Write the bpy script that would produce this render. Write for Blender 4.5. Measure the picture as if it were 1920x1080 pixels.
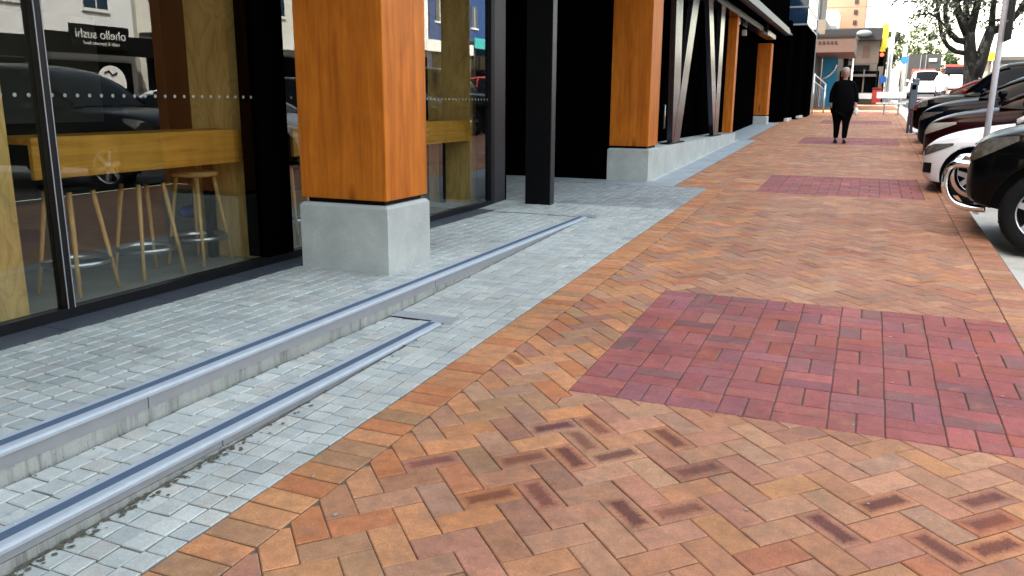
import bpy, bmesh, math, random
from mathutils import Vector, Matrix
R = math.radians
rnd = random.Random(7)
SC = bpy.context.scene
for o in list(bpy.data.objects): bpy.data.objects.remove(o)

# ------------------------------------------------------------------ camera, sky, sun, exposure
cam = bpy.data.cameras.new("camera"); co = bpy.data.objects.new("camera", cam); SC.collection.objects.link(co)
cam.sensor_width = 36; cam.lens = 1530 / 1920 * 36; cam.clip_start = .05; cam.clip_end = 3000
dx = Vector((0.9189671, 0.09393665, -0.38298221)); dy = Vector((0.3942795, -0.20270536, 0.89635607)); up = Vector((0.00656814, -0.97472378, -0.22331685))
right = Vector((dx.x, dy.x, up.x)); down = Vector((dx.y, dy.y, up.y)); fwd = Vector((dx.z, dy.z, up.z))
M3 = Matrix((right, -down, -fwd)).transposed()
co.matrix_world = Matrix.Translation((0, 0, 1.5)) @ M3.to_4x4()
SC.camera = co

SUN = Vector((-.52, -.24, .82)).normalized()        # towards the sun: behind-left, over the dark building
el = math.asin(SUN.z); az = math.atan2(SUN.x, SUN.y)
w = bpy.data.worlds.new("World"); SC.world = w; w.use_nodes = True
nt = w.node_tree; bg = nt.nodes['Background']
sk = nt.nodes.new('ShaderNodeTexSky'); sk.sky_type = 'NISHITA'; sk.sun_disc = False
sk.sun_elevation = el; sk.sun_rotation = az; sk.air_density = 1.0; sk.dust_density = 2.2; sk.ozone_density = .8
wb = nt.nodes.new('ShaderNodeVectorMath'); wb.operation = 'MULTIPLY'; wb.inputs[1].default_value = (1.21, 1.0, .72)   # hazy, slightly warm sky
nt.links.new(sk.outputs[0], wb.inputs[0]); nt.links.new(wb.outputs[0], bg.inputs[0]); bg.inputs[1].default_value = .15
sl = bpy.data.lights.new("sun", 'SUN'); sl.energy = 2.8; sl.angle = R(.5); sl.color = (1, .95, .87)
so = bpy.data.objects.new("sun", sl); SC.collection.objects.link(so)
so.rotation_euler = SUN.to_track_quat('Z', 'Y').to_euler()
vs = SC.view_settings; vs.view_transform = 'Standard'; vs.look = 'None'; vs.gamma = 1; vs.use_curve_mapping = False
vs.exposure = 2.98
SC.render.engine = 'CYCLES'
cy = SC.cycles; cy.use_denoising = True; cy.max_bounces = 8; cy.glossy_bounces = 4; cy.transparent_max_bounces = 14; cy.transmission_bounces = 4

SL = .0307
def zg(y): return SL * min(y, 130) if y > -20 else SL * -20

# ------------------------------------------------------------------ materials
MATS = {}
def newmat(name):
    m = bpy.data.materials.new(name); m.use_nodes = True; MATS[name] = m
    return m, m.node_tree, m.node_tree.nodes['Principled BSDF']
def N(t, typ, **kw):
    n = t.nodes.new(typ)
    for k, v in kw.items(): setattr(n, k, v)
    return n
def setin(n, **kw):
    for k, v in kw.items(): n.inputs[k].default_value = v
def mat(name, col, rough=.6, metal=0, spec=.5, noise=0, nscale=8, bump=0, bscale=60, coat=0, emit=None, estr=0, rvar=0):
    m, t, b = newmat(name)
    b.inputs['Base Color'].default_value = (*col, 1); b.inputs['Roughness'].default_value = rough
    b.inputs['Metallic'].default_value = metal; b.inputs['Specular IOR Level'].default_value = spec
    b.inputs['Coat Weight'].default_value = coat; b.inputs['Coat Roughness'].default_value = .03
    if emit: b.inputs['Emission Color'].default_value = (*emit, 1); b.inputs['Emission Strength'].default_value = estr
    if noise or bump or rvar:
        tc = N(t, 'ShaderNodeTexCoord')
        if noise or rvar:
            nz = N(t, 'ShaderNodeTexNoise'); setin(nz, Scale=nscale, Detail=6, Roughness=.65); t.links.new(tc.outputs['Object'], nz.inputs['Vector'])
        if noise:
            mp = N(t, 'ShaderNodeMapRange'); setin(mp, **{'From Min': .25, 'From Max': .75, 'To Min': 1 - noise, 'To Max': 1 + noise}); t.links.new(nz.outputs[0], mp.inputs[0])
            mx = N(t, 'ShaderNodeVectorMath', operation='SCALE'); mx.inputs[0].default_value = col
            t.links.new(mp.outputs[0], mx.inputs['Scale']); t.links.new(mx.outputs[0], b.inputs['Base Color'])
        if rvar:
            mr = N(t, 'ShaderNodeMapRange'); setin(mr, **{'From Min': .3, 'From Max': .7, 'To Min': max(0, rough - rvar), 'To Max': min(1, rough + rvar)})
            t.links.new(nz.outputs[0], mr.inputs[0]); t.links.new(mr.outputs[0], b.inputs['Roughness'])
        if bump:
            nb = N(t, 'ShaderNodeTexNoise'); setin(nb, Scale=bscale, Detail=4); t.links.new(tc.outputs['Object'], nb.inputs['Vector'])
            bp = N(t, 'ShaderNodeBump'); setin(bp, Strength=bump, Distance=.004); t.links.new(nb.outputs[0], bp.inputs['Height']); t.links.new(bp.outputs[0], b.inputs['Normal'])
    return m

def paver_mat(name, rough, grain, gscale, blotch, burn=False, stain=False):
    m, t, b = newmat(name)
    at = N(t, 'ShaderNodeAttribute', attribute_name='bcol'); tc = N(t, 'ShaderNodeTexCoord')
    n1 = N(t, 'ShaderNodeTexNoise'); setin(n1, Scale=gscale, Detail=5, Roughness=.7); t.links.new(tc.outputs['Object'], n1.inputs['Vector'])
    n2 = N(t, 'ShaderNodeTexNoise'); setin(n2, Scale=17, Detail=7, Roughness=.72); t.links.new(tc.outputs['Object'], n2.inputs['Vector'])
    m1 = N(t, 'ShaderNodeMapRange'); setin(m1, **{'From Min': .3, 'From Max': .7, 'To Min': 1 - grain, 'To Max': 1 + grain}); t.links.new(n1.outputs[0], m1.inputs[0])
    m2 = N(t, 'ShaderNodeMapRange'); setin(m2, **{'From Min': .3, 'From Max': .7, 'To Min': 1 - blotch, 'To Max': 1 + blotch}); t.links.new(n2.outputs[0], m2.inputs[0])
    mm = N(t, 'ShaderNodeMath', operation='MULTIPLY'); t.links.new(m1.outputs[0], mm.inputs[0]); t.links.new(m2.outputs[0], mm.inputs[1])
    sc = N(t, 'ShaderNodeVectorMath', operation='SCALE'); t.links.new(at.outputs['Color'], sc.inputs[0]); t.links.new(mm.outputs[0], sc.inputs['Scale'])
    out = sc.outputs[0]
    if burn:
        off = N(t, 'ShaderNodeVectorMath', operation='MULTIPLY_ADD'); off.inputs[1].default_value = (97, 131, 83); t.links.new(at.outputs['Color'], off.inputs[0]); t.links.new(tc.outputs['Object'], off.inputs[2])
        def blot(sc_, lo, hi, amt, colr, add):
            o_ = N(t, 'ShaderNodeVectorMath', operation='ADD'); o_.inputs[1].default_value = add; t.links.new(off.outputs[0], o_.inputs[0])
            nn = N(t, 'ShaderNodeTexNoise'); setin(nn, Scale=sc_, Detail=6, Roughness=.68); t.links.new(o_.outputs[0], nn.inputs['Vector'])
            r_ = N(t, 'ShaderNodeMapRange'); setin(r_, **{'From Min': lo, 'From Max': hi, 'To Min': 0, 'To Max': amt}); t.links.new(nn.outputs[0], r_.inputs[0])
            x_ = N(t, 'ShaderNodeMix', data_type='RGBA'); t.links.new(r_.outputs[0], x_.inputs[0]); t.links.new(out, x_.inputs[6]); x_.inputs[7].default_value = (*colr, 1); return x_.outputs[2]
        out = blot(9, .52, .72, .5, (.19, .135, .11), (0, 0, 0)); out = blot(7, .56, .74, .6, (.46, .20, .095), (7, 3, 1)); out = blot(30, .56, .76, .4, (.20, .105, .09), (1, 9, 4)); out = blot(70, .60, .78, .5, (.52, .45, .38), (3, 2, 8))
    if burn:   # kiln burn in the middle of some bricks, reddish rim, from each brick's own face coordinates
        uv = N(t, 'ShaderNodeUVMap', uv_map='buv'); sp = N(t, 'ShaderNodeSeparateXYZ'); t.links.new(uv.outputs[0], sp.inputs[0])
        def dist(o):
            a = N(t, 'ShaderNodeMath', operation='SUBTRACT'); a.inputs[1].default_value = .5; t.links.new(o, a.inputs[0])
            c = N(t, 'ShaderNodeMath', operation='ABSOLUTE'); t.links.new(a.outputs[0], c.inputs[0])
            d = N(t, 'ShaderNodeMath', operation='SUBTRACT'); d.inputs[0].default_value = .5; t.links.new(c.outputs[0], d.inputs[1]); return d.outputs[0]
        u2 = N(t, 'ShaderNodeMath', operation='MULTIPLY'); u2.inputs[1].default_value = 2; t.links.new(dist(sp.outputs[0]), u2.inputs[0])
        mi = N(t, 'ShaderNodeMath', operation='MINIMUM'); t.links.new(u2.outputs[0], mi.inputs[0]); t.links.new(dist(sp.outputs[1]), mi.inputs[1])
        n3 = N(t, 'ShaderNodeTexNoise'); setin(n3, Scale=85, Detail=5, Roughness=.7); t.links.new(tc.outputs['Object'], n3.inputs['Vector'])
        ad = N(t, 'ShaderNodeMath', operation='MULTIPLY_ADD'); ad.inputs[1].default_value = .42; t.links.new(n3.outputs[0], ad.inputs[0]); t.links.new(mi.outputs[0], ad.inputs[2])
        r1 = N(t, 'ShaderNodeMapRange'); setin(r1, **{'From Min': .26, 'From Max': .56}); t.links.new(ad.outputs[0], r1.inputs[0])
        k = N(t, 'ShaderNodeMath', operation='MULTIPLY'); t.links.new(r1.outputs[0], k.inputs[0]); t.links.new(at.outputs['Alpha'], k.inputs[1])
        rp = N(t, 'ShaderNodeValToRGB'); e = rp.color_ramp.elements; e[0].position = .25; e[0].color = (.90, .62, .56, 1); e[1].position = .95; e[1].color = (.36, .28, .36, 1)
        t.links.new(k.outputs[0], rp.inputs[0])
        mu = N(t, 'ShaderNodeVectorMath', operation='MULTIPLY'); t.links.new(out, mu.inputs[0]); t.links.new(rp.outputs[0], mu.inputs[1])
        mx = N(t, 'ShaderNodeMix', data_type='VECTOR'); t.links.new(k.outputs[0], mx.inputs[0]); t.links.new(out, mx.inputs[4]); t.links.new(mu.outputs[0], mx.inputs[5])
        out = mx.outputs[1]
    if stain:  # broad grimy patches across the paving
        n4 = N(t, 'ShaderNodeTexNoise'); setin(n4, Scale=1.3, Detail=6, Roughness=.7); t.links.new(tc.outputs['Object'], n4.inputs['Vector'])
        r4 = N(t, 'ShaderNodeMapRange'); setin(r4, **{'From Min': .42, 'From Max': .7, 'To Min': 1.06, 'To Max': .76}); t.links.new(n4.outputs[0], r4.inputs[0])
        s4 = N(t, 'ShaderNodeVectorMath', operation='SCALE'); t.links.new(out, s4.inputs[0]); t.links.new(r4.outputs[0], s4.inputs['Scale']); out = s4.outputs[0]
    t.links.new(out, b.inputs['Base Color'])
    b.inputs['Roughness'].default_value = rough; b.inputs['Specular IOR Level'].default_value = .16
    mr = N(t, 'ShaderNodeMapRange'); setin(mr, **{'From Min': .3, 'From Max': .7, 'To Min': rough - .1, 'To Max': rough + .12}); t.links.new(n2.outputs[0], mr.inputs[0]); t.links.new(mr.outputs[0], b.inputs['Roughness'])
    bp = N(t, 'ShaderNodeBump'); setin(bp, Strength=.45, Distance=.0025); t.links.new(n1.outputs[0], bp.inputs['Height']); t.links.new(bp.outputs[0], b.inputs['Normal'])
    return m

def wood_mat(name, ca, cb, cd, scale=(9, 9, .55), knots=True, rough=.5, knot_scale=(3.2, 3.2, .75), contour=False):
    m, t, b = newmat(name)
    tc = N(t, 'ShaderNodeTexCoord'); mp = N(t, 'ShaderNodeMapping'); mp.inputs['Scale'].default_value = scale; t.links.new(tc.outputs['Object'], mp.inputs[0])
    n1 = N(t, 'ShaderNodeTexNoise'); setin(n1, Scale=2.2, Detail=8, Roughness=.6, Distortion=.6); t.links.new(mp.outputs[0], n1.inputs['Vector'])
    mp2 = N(t, 'ShaderNodeMapping'); mp2.inputs['Scale'].default_value = tuple(s * 7 for s in scale[:2]) + (scale[2] * 3,) if scale[2] < scale[0] else (scale[0] * 7, scale[1] * 3, scale[2] * 7); t.links.new(tc.outputs['Object'], mp2.inputs[0])
    n2 = N(t, 'ShaderNodeTexNoise'); setin(n2, Scale=2.0, Detail=4); t.links.new(mp2.outputs[0], n2.inputs['Vector'])
    ad = N(t, 'ShaderNodeMath', operation='MULTIPLY_ADD'); ad.inputs[1].default_value = .35; t.links.new(n2.outputs[0], ad.inputs[0]); t.links.new(n1.outputs[0], ad.inputs[2])
    rp = N(t, 'ShaderNodeValToRGB'); e = rp.color_ramp.elements
    e[0].position = .42; e[0].color = (*ca, 1); e[1].position = .92; e[1].color = (*cb, 1); e2 = e.new(.64); e2.color = (*[(x + y) / 2 for x, y in zip(ca, cb)], 1)
    t.links.new(ad.outputs[0], rp.inputs[0]); out = rp.outputs[0]
    if knots:
        mk = N(t, 'ShaderNodeMapping'); mk.inputs['Scale'].default_value = knot_scale; t.links.new(tc.outputs['Object'], mk.inputs[0])
        vo = N(t, 'ShaderNodeTexVoronoi'); setin(vo, Scale=1.0, Randomness=1.0); t.links.new(mk.outputs[0], vo.inputs['Vector'])
        rk = N(t, 'ShaderNodeMapRange'); setin(rk, **{'From Min': .03, 'From Max': .15, 'To Min': .85, 'To Max': 0}); t.links.new(vo.outputs[0], rk.inputs[0])
        mx = N(t, 'ShaderNodeMix', data_type='RGBA'); t.links.new(rk.outputs[0], mx.inputs[0]); t.links.new(out, mx.inputs[6]); mx.inputs[7].default_value = (*cd, 1); out = mx.outputs[2]
    lf = N(t, 'ShaderNodeTexNoise'); setin(lf, Scale=3.4, Detail=5, Roughness=.6, Distortion=.8); ml = N(t, 'ShaderNodeMapping'); ml.inputs['Scale'].default_value = (1.6, 1.6, .6); t.links.new(tc.outputs['Object'], ml.inputs[0]); t.links.new(ml.outputs[0], lf.inputs['Vector'])
    rl = N(t, 'ShaderNodeMapRange'); setin(rl, **{'From Min': .3, 'From Max': .7, 'To Min': .84, 'To Max': 1.13}); t.links.new(lf.outputs[0], rl.inputs[0])
    sl_ = N(t, 'ShaderNodeVectorMath', operation='SCALE'); t.links.new(out, sl_.inputs[0]); t.links.new(rl.outputs[0], sl_.inputs['Scale']); out = sl_.outputs[0]
    if contour:   # rotary-cut plywood figure: thin darker growth lines
        mc = N(t, 'ShaderNodeMapping'); mc.inputs['Scale'].default_value = (1.9, 1.9, .62); t.links.new(tc.outputs['Object'], mc.inputs[0])
        nc = N(t, 'ShaderNodeTexNoise'); setin(nc, Scale=1.7, Detail=2, Roughness=.4, Distortion=.5); t.links.new(mc.outputs[0], nc.inputs['Vector'])
        m7 = N(t, 'ShaderNodeMath', operation='MULTIPLY'); m7.inputs[1].default_value = 15; t.links.new(nc.outputs[0], m7.inputs[0])
        fr_ = N(t, 'ShaderNodeMath', operation='FRACT'); t.links.new(m7.outputs[0], fr_.inputs[0])
        rc = N(t, 'ShaderNodeMapRange'); setin(rc, **{'From Min': .0, 'From Max': .4, 'To Min': .80, 'To Max': 1.03}); t.links.new(fr_.outputs[0], rc.inputs[0])
        s5 = N(t, 'ShaderNodeVectorMath', operation='SCALE'); t.links.new(out, s5.inputs[0]); t.links.new(rc.outputs[0], s5.inputs['Scale']); out = s5.outputs[0]
    t.links.new(out, b.inputs['Base Color']); b.inputs['Roughness'].default_value = rough; b.inputs['Specular IOR Level'].default_value = .14
    bp = N(t, 'ShaderNodeBump'); setin(bp, Strength=.15, Distance=.002); t.links.new(n2.outputs[0], bp.inputs['Height']); t.links.new(bp.outputs[0], b.inputs['Normal'])
    return m

def glass_mat(name, tint, ior, gain=1.0):
    m, t, b = newmat(name); t.nodes.remove(b); out = t.nodes['Material Output']
    tr = N(t, 'ShaderNodeBsdfTransparent'); tr.inputs[0].default_value = (*tint, 1)
    clear = N(t, 'ShaderNodeBsdfTransparent')
    gl = N(t, 'ShaderNodeBsdfGlossy'); gl.inputs['Roughness'].default_value = 0; gl.inputs[0].default_value = (.95, 1, 1, 1)
    fr = N(t, 'ShaderNodeFresnel'); fr.inputs[0].default_value = ior
    g = N(t, 'ShaderNodeMath', operation='MULTIPLY'); g.inputs[1].default_value = gain; g.use_clamp = True; t.links.new(fr.outputs[0], g.inputs[0])
    mx = N(t, 'ShaderNodeMixShader'); t.links.new(g.outputs[0], mx.inputs[0]); t.links.new(tr.outputs[0], mx.inputs[1]); t.links.new(gl.outputs[0], mx.inputs[2])
    ge = N(t, 'ShaderNodeNewGeometry'); m2 = N(t, 'ShaderNodeMixShader'); t.links.new(ge.outputs['Backfacing'], m2.inputs[0]); t.links.new(mx.outputs[0], m2.inputs[1]); t.links.new(clear.outputs[0], m2.inputs[2])
    t.links.new(m2.outputs[0], out.inputs[0])
    return m

def concrete_mat(name, col, streak=.0):
    m, t, b = newmat(name)
    tc = N(t, 'ShaderNodeTexCoord')
    n1 = N(t, 'ShaderNodeTexNoise'); setin(n1, Scale=3.2, Detail=8, Roughness=.62); t.links.new(tc.outputs['Object'], n1.inputs['Vector'])
    n2 = N(t, 'ShaderNodeTexNoise'); setin(n2, Scale=90, Detail=3); t.links.new(tc.outputs['Object'], n2.inputs['Vector'])
    rp = N(t, 'ShaderNodeValToRGB'); e = rp.color_ramp.elements
    e[0].position = .3; e[0].color = (*[c * .82 for c in col], 1); e[1].position = .72; e[1].color = (*[c * 1.14 for c in col], 1)
    t.links.new(n1.outputs[0], rp.inputs[0]); out = rp.outputs[0]
    m2 = N(t, 'ShaderNodeMapRange'); setin(m2, **{'From Min': .3, 'From Max': .7, 'To Min': .93, 'To Max': 1.07}); t.links.new(n2.outputs[0], m2.inputs[0])
    sc = N(t, 'ShaderNodeVectorMath', operation='SCALE'); t.links.new(out, sc.inputs[0]); t.links.new(m2.outputs[0], sc.inputs['Scale']); out = sc.outputs[0]
    if streak:
        mp = N(t, 'ShaderNodeMapping'); mp.inputs['Scale'].default_value = (14, 14, 1.2); t.links.new(tc.outputs['Object'], mp.inputs[0])
        n3 = N(t, 'ShaderNodeTexNoise'); setin(n3, Scale=1.6, Detail=6, Roughness=.7); t.links.new(mp.outputs[0], n3.inputs['Vector'])
        r3 = N(t, 'ShaderNodeMapRange'); setin(r3, **{'From Min': .48, 'From Max': .72, 'To Min': 1, 'To Max': 1 - streak}); t.links.new(n3.outputs[0], r3.inputs[0])
        s3 = N(t, 'ShaderNodeVectorMath', operation='SCALE'); t.links.new(out, s3.inputs[0]); t.links.new(r3.outputs[0], s3.inputs['Scale']); out = s3.outputs[0]
    vo = N(t, 'ShaderNodeTexVoronoi'); setin(vo, Scale=26.0); t.links.new(tc.outputs['Object'], vo.inputs['Vector'])
    rh = N(t, 'ShaderNodeMapRange'); setin(rh, **{'From Min': .05, 'From Max': .11, 'To Min': .55, 'To Max': 1}); t.links.new(vo.outputs[0], rh.inputs[0])
    nf = N(t, 'ShaderNodeTexNoise'); setin(nf, Scale=5.5, Detail=9, Roughness=.75, Distortion=1.2); t.links.new(tc.outputs['Object'], nf.inputs['Vector'])
    rf = N(t, 'ShaderNodeMapRange'); setin(rf, **{'From Min': .55, 'From Max': .72, 'To Min': 1, 'To Max': 1.14}); t.links.new(nf.outputs[0], rf.inputs[0])
    mh = N(t, 'ShaderNodeMath', operation='MULTIPLY'); t.links.new(rh.outputs[0], mh.inputs[0]); t.links.new(rf.outputs[0], mh.inputs[1])
    sh = N(t, 'ShaderNodeVectorMath', operation='SCALE'); t.links.new(out, sh.inputs[0]); t.links.new(mh.outputs[0], sh.inputs['Scale']); out = sh.outputs[0]
    t.links.new(out, b.inputs['Base Color']); b.inputs['Roughness'].default_value = .75
    bp = N(t, 'ShaderNodeBump'); setin(bp, Strength=.25, Distance=.002); t.links.new(n2.outputs[0], bp.inputs['Height']); t.links.new(bp.outputs[0], b.inputs['Normal'])
    return m

BRICK = paver_mat('brick', .72, .22, 150, .24, burn=True, stain=True)
SETT = paver_mat('grey_sett', .7, .17, 120, .10, stain=True)
JOINT = mat('joint_sand', (.115, .095, .075), .95, noise=.3, nscale=30)
JOINTG = mat('joint_grey', (.13, .135, .13), .95, noise=.25, nscale=30)
CONC = concrete_mat('concrete', (.40, .41, .385))
RISER = concrete_mat('riser_concrete', (.31, .31, .285), .6)
PALEC = concrete_mat('pale_concrete', (.5, .5, .46), .1)
STONE = concrete_mat('strip_concrete', (.33, .36, .37))
ASPH = mat('asphalt', (.075, .075, .078), .9, noise=.3, nscale=3, bump=.5, bscale=200)
GROUND = mat('ground_grey', (.2, .19, .17), .95, noise=.3, nscale=.4)
GRAN = mat('dark_granite', (.045, .052, .066), .55, noise=.25, nscale=40)
GRANM = mat('mid_granite', (.29, .305, .315), .55, noise=.2, nscale=40)
ALU = mat('aluminium', (.42, .46, .51), .65, metal=.25, noise=.08, nscale=14)
ALUFACE = mat('aluminium_face', (.27, .27, .285), .5, metal=.2, noise=.08, nscale=10)
RIB = mat('ribbed_insert', (.085, .125, .185), .55, spec=.4)
TIMBER = wood_mat('stained_timber', (.30, .066, .005), (.52, .155, .014), (.09, .017, .003))
PLY = wood_mat('plywood', (.50, .30, .09), (.74, .49, .18), (.2, .09, .03), scale=(4, 4, .9), rough=.6, knot_scale=(2.2, 2.2, .7), contour=True)
OAK = wood_mat('oak_board', (.36, .15, .018), (.62, .31, .05), (.15, .07, .02), scale=(7, .5, 9), rough=.45, knots=False)
OAKLEG = wood_mat('stool_wood', (.5, .29, .10), (.62, .4, .17), (.2, .1, .04), knots=False)
DKWOOD = wood_mat('dark_timber', (.10, .042, .016), (.16, .07, .03), (.04, .015, .006), knots=False)
BLACK = mat('black_metal', (.0025, .0025, .003), .5, spec=.12)
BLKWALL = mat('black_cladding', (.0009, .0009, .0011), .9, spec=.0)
FRAME = mat('frame_black', (.004, .0045, .006), .45, spec=.2)
STEEL = mat('satin_dark_steel', (.07, .07, .085), .22, metal=.8)
POSTF = mat('post_metal', (.022, .023, .03), .4, metal=.4)
GLASS = glass_mat('window_glass', (.74, .77, .73), 1.62, 1.5)
DKGLASS = mat('dark_glass', (.0015, .002, .003), .04, spec=.12)
BLUEGL = mat('blue_glass', (.012, .03, .06), .06, spec=.9, noise=.5, nscale=1.5)
FLOORI = mat('interior_floor', (.33, .31, .27), .55, noise=.15, nscale=4)
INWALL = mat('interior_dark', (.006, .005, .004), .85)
WHITEP = mat('white_paint', (.8, .8, .78), .45)
CREAM = mat('cream_render', (.70, .68, .62), .8, noise=.08, nscale=1.5)
WHITER = mat('white_render', (.80, .82, .83), .8, noise=.06, nscale=1.2)
PEACH = mat('peach_render', (.27, .15, .095), .8, noise=.06, nscale=1.2)
BEIGE = mat('beige_board', (.125, .072, .055), .7, noise=.15, nscale=2)
BEIGE2 = mat('pale_beige', (.16, .13, .105), .7, noise=.1, nscale=2)
DKGREY = mat('charcoal', (.013, .0135, .016), .6, noise=.1)
RUBBER = mat('tyre_rubber', (.006, .006, .006), .85, spec=.2, bump=.3, bscale=80)
CHROME = mat('chrome', (.85, .86, .88), .08, metal=1)
ALLOY = mat('alloy_silver', (.62, .63, .65), .28, metal=.9)
LAMP = mat('headlamp_lens', (.10, .095, .08), .12, spec=.8, noise=.5, nscale=14, coat=1)
LAMPW = mat('headlamp_white', (.34, .33, .29), .12, spec=.8, noise=.2, nscale=10, coat=1)
AMBER = mat('indicator_red', (.35, .03, .02), .15, coat=1)
PLAST = mat('black_plastic', (.004, .004, .0045), .6, spec=.2)
def paint(n, c, metal=.0, r=.3): return mat(n, c, r, metal=metal, spec=.06, coat=.12)
PBLACK = paint('paint_black', (.0015, .0015, .002)); PWHITE = paint('paint_white', (.78, .79, .8)); PREDTINT = paint('paint_red_reflection', (.016, .001, .0013))  # third paint: black car's red side reflection put into the colour
PNAVY = paint('paint_navy', (.0012, .002, .006)); PRED = paint('paint_red', (.25, .02, .02)); PBLUE = paint('paint_blue', (.02, .06, .2))
SKIN = mat('skin', (.36, .19, .135), .5); HAIR = mat('grey_hair', (.30, .285, .27), .8); CLOTHB = mat('black_cloth', (.0025, .0025, .003), .9, spec=.03); SHOE = mat('black_shoe', (.008, .008, .008), .4)
CLOTHW = mat('white_cloth', (.8, .78, .76), .8); CLOTHG = mat('grey_cloth', (.12, .12, .13), .85); TROUS = mat('dark_trousers', (.03, .035, .05), .85); HAIRB = mat('brown_hair', (.10, .05, .03), .7)
LIP = mat('lip', (.4, .14, .12), .5); EYE = mat('eye_dark', (.02, .015, .015), .2)
BLUESIGN = mat('blue_sign', (.03, .17, .62), .4); REDSIGN = mat('red_sign', (.62, .06, .045), .5); YELL = mat('yellow_sign', (.85, .68, .02), .5)
REDLIT = mat('red_lamp', (.6, .02, .01), .3, emit=(1, .05, .02), estr=1.2); GREENP = mat('green_sign', (.12, .4, .2), .5)
TUBE = mat('lit_tube', (.9, .9, .85), .4, emit=(1, .95, .85), estr=1.6)
MURAL = mat('mural_blue', (.012, .24, .46), .6, noise=.15, nscale=2)
BARK = mat('bark', (.0055, .005, .0045), .95, noise=.5, nscale=7, bump=1, bscale=22)
def leafmat(n, a): 
    m, t, b = newmat(n); at = N(t, 'ShaderNodeObjectInfo'); ge = N(t, 'ShaderNodeNewGeometry')
    mp = N(t, 'ShaderNodeMapRange'); setin(mp, **{'To Min': .55, 'To Max': 1.6}); t.links.new(ge.outputs['Random Per Island'], mp.inputs[0])
    s = N(t, 'ShaderNodeVectorMath', operation='SCALE'); s.inputs[0].default_value = a; t.links.new(mp.outputs[0], s.inputs['Scale']); t.links.new(s.outputs[0], b.inputs['Base Color'])
    b.inputs['Roughness'].default_value = .6; return m
LEAF = leafmat('leaf_dark', (.014, .022, .009)); LEAF2 = leafmat('leaf_green', (.03, .055, .012))
ORANGEF = mat('shape_blue', (.02, .04, .30), .5)
BRUSHED = mat('ring_metal', (.6, .62, .64), .3, metal=1)

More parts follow.
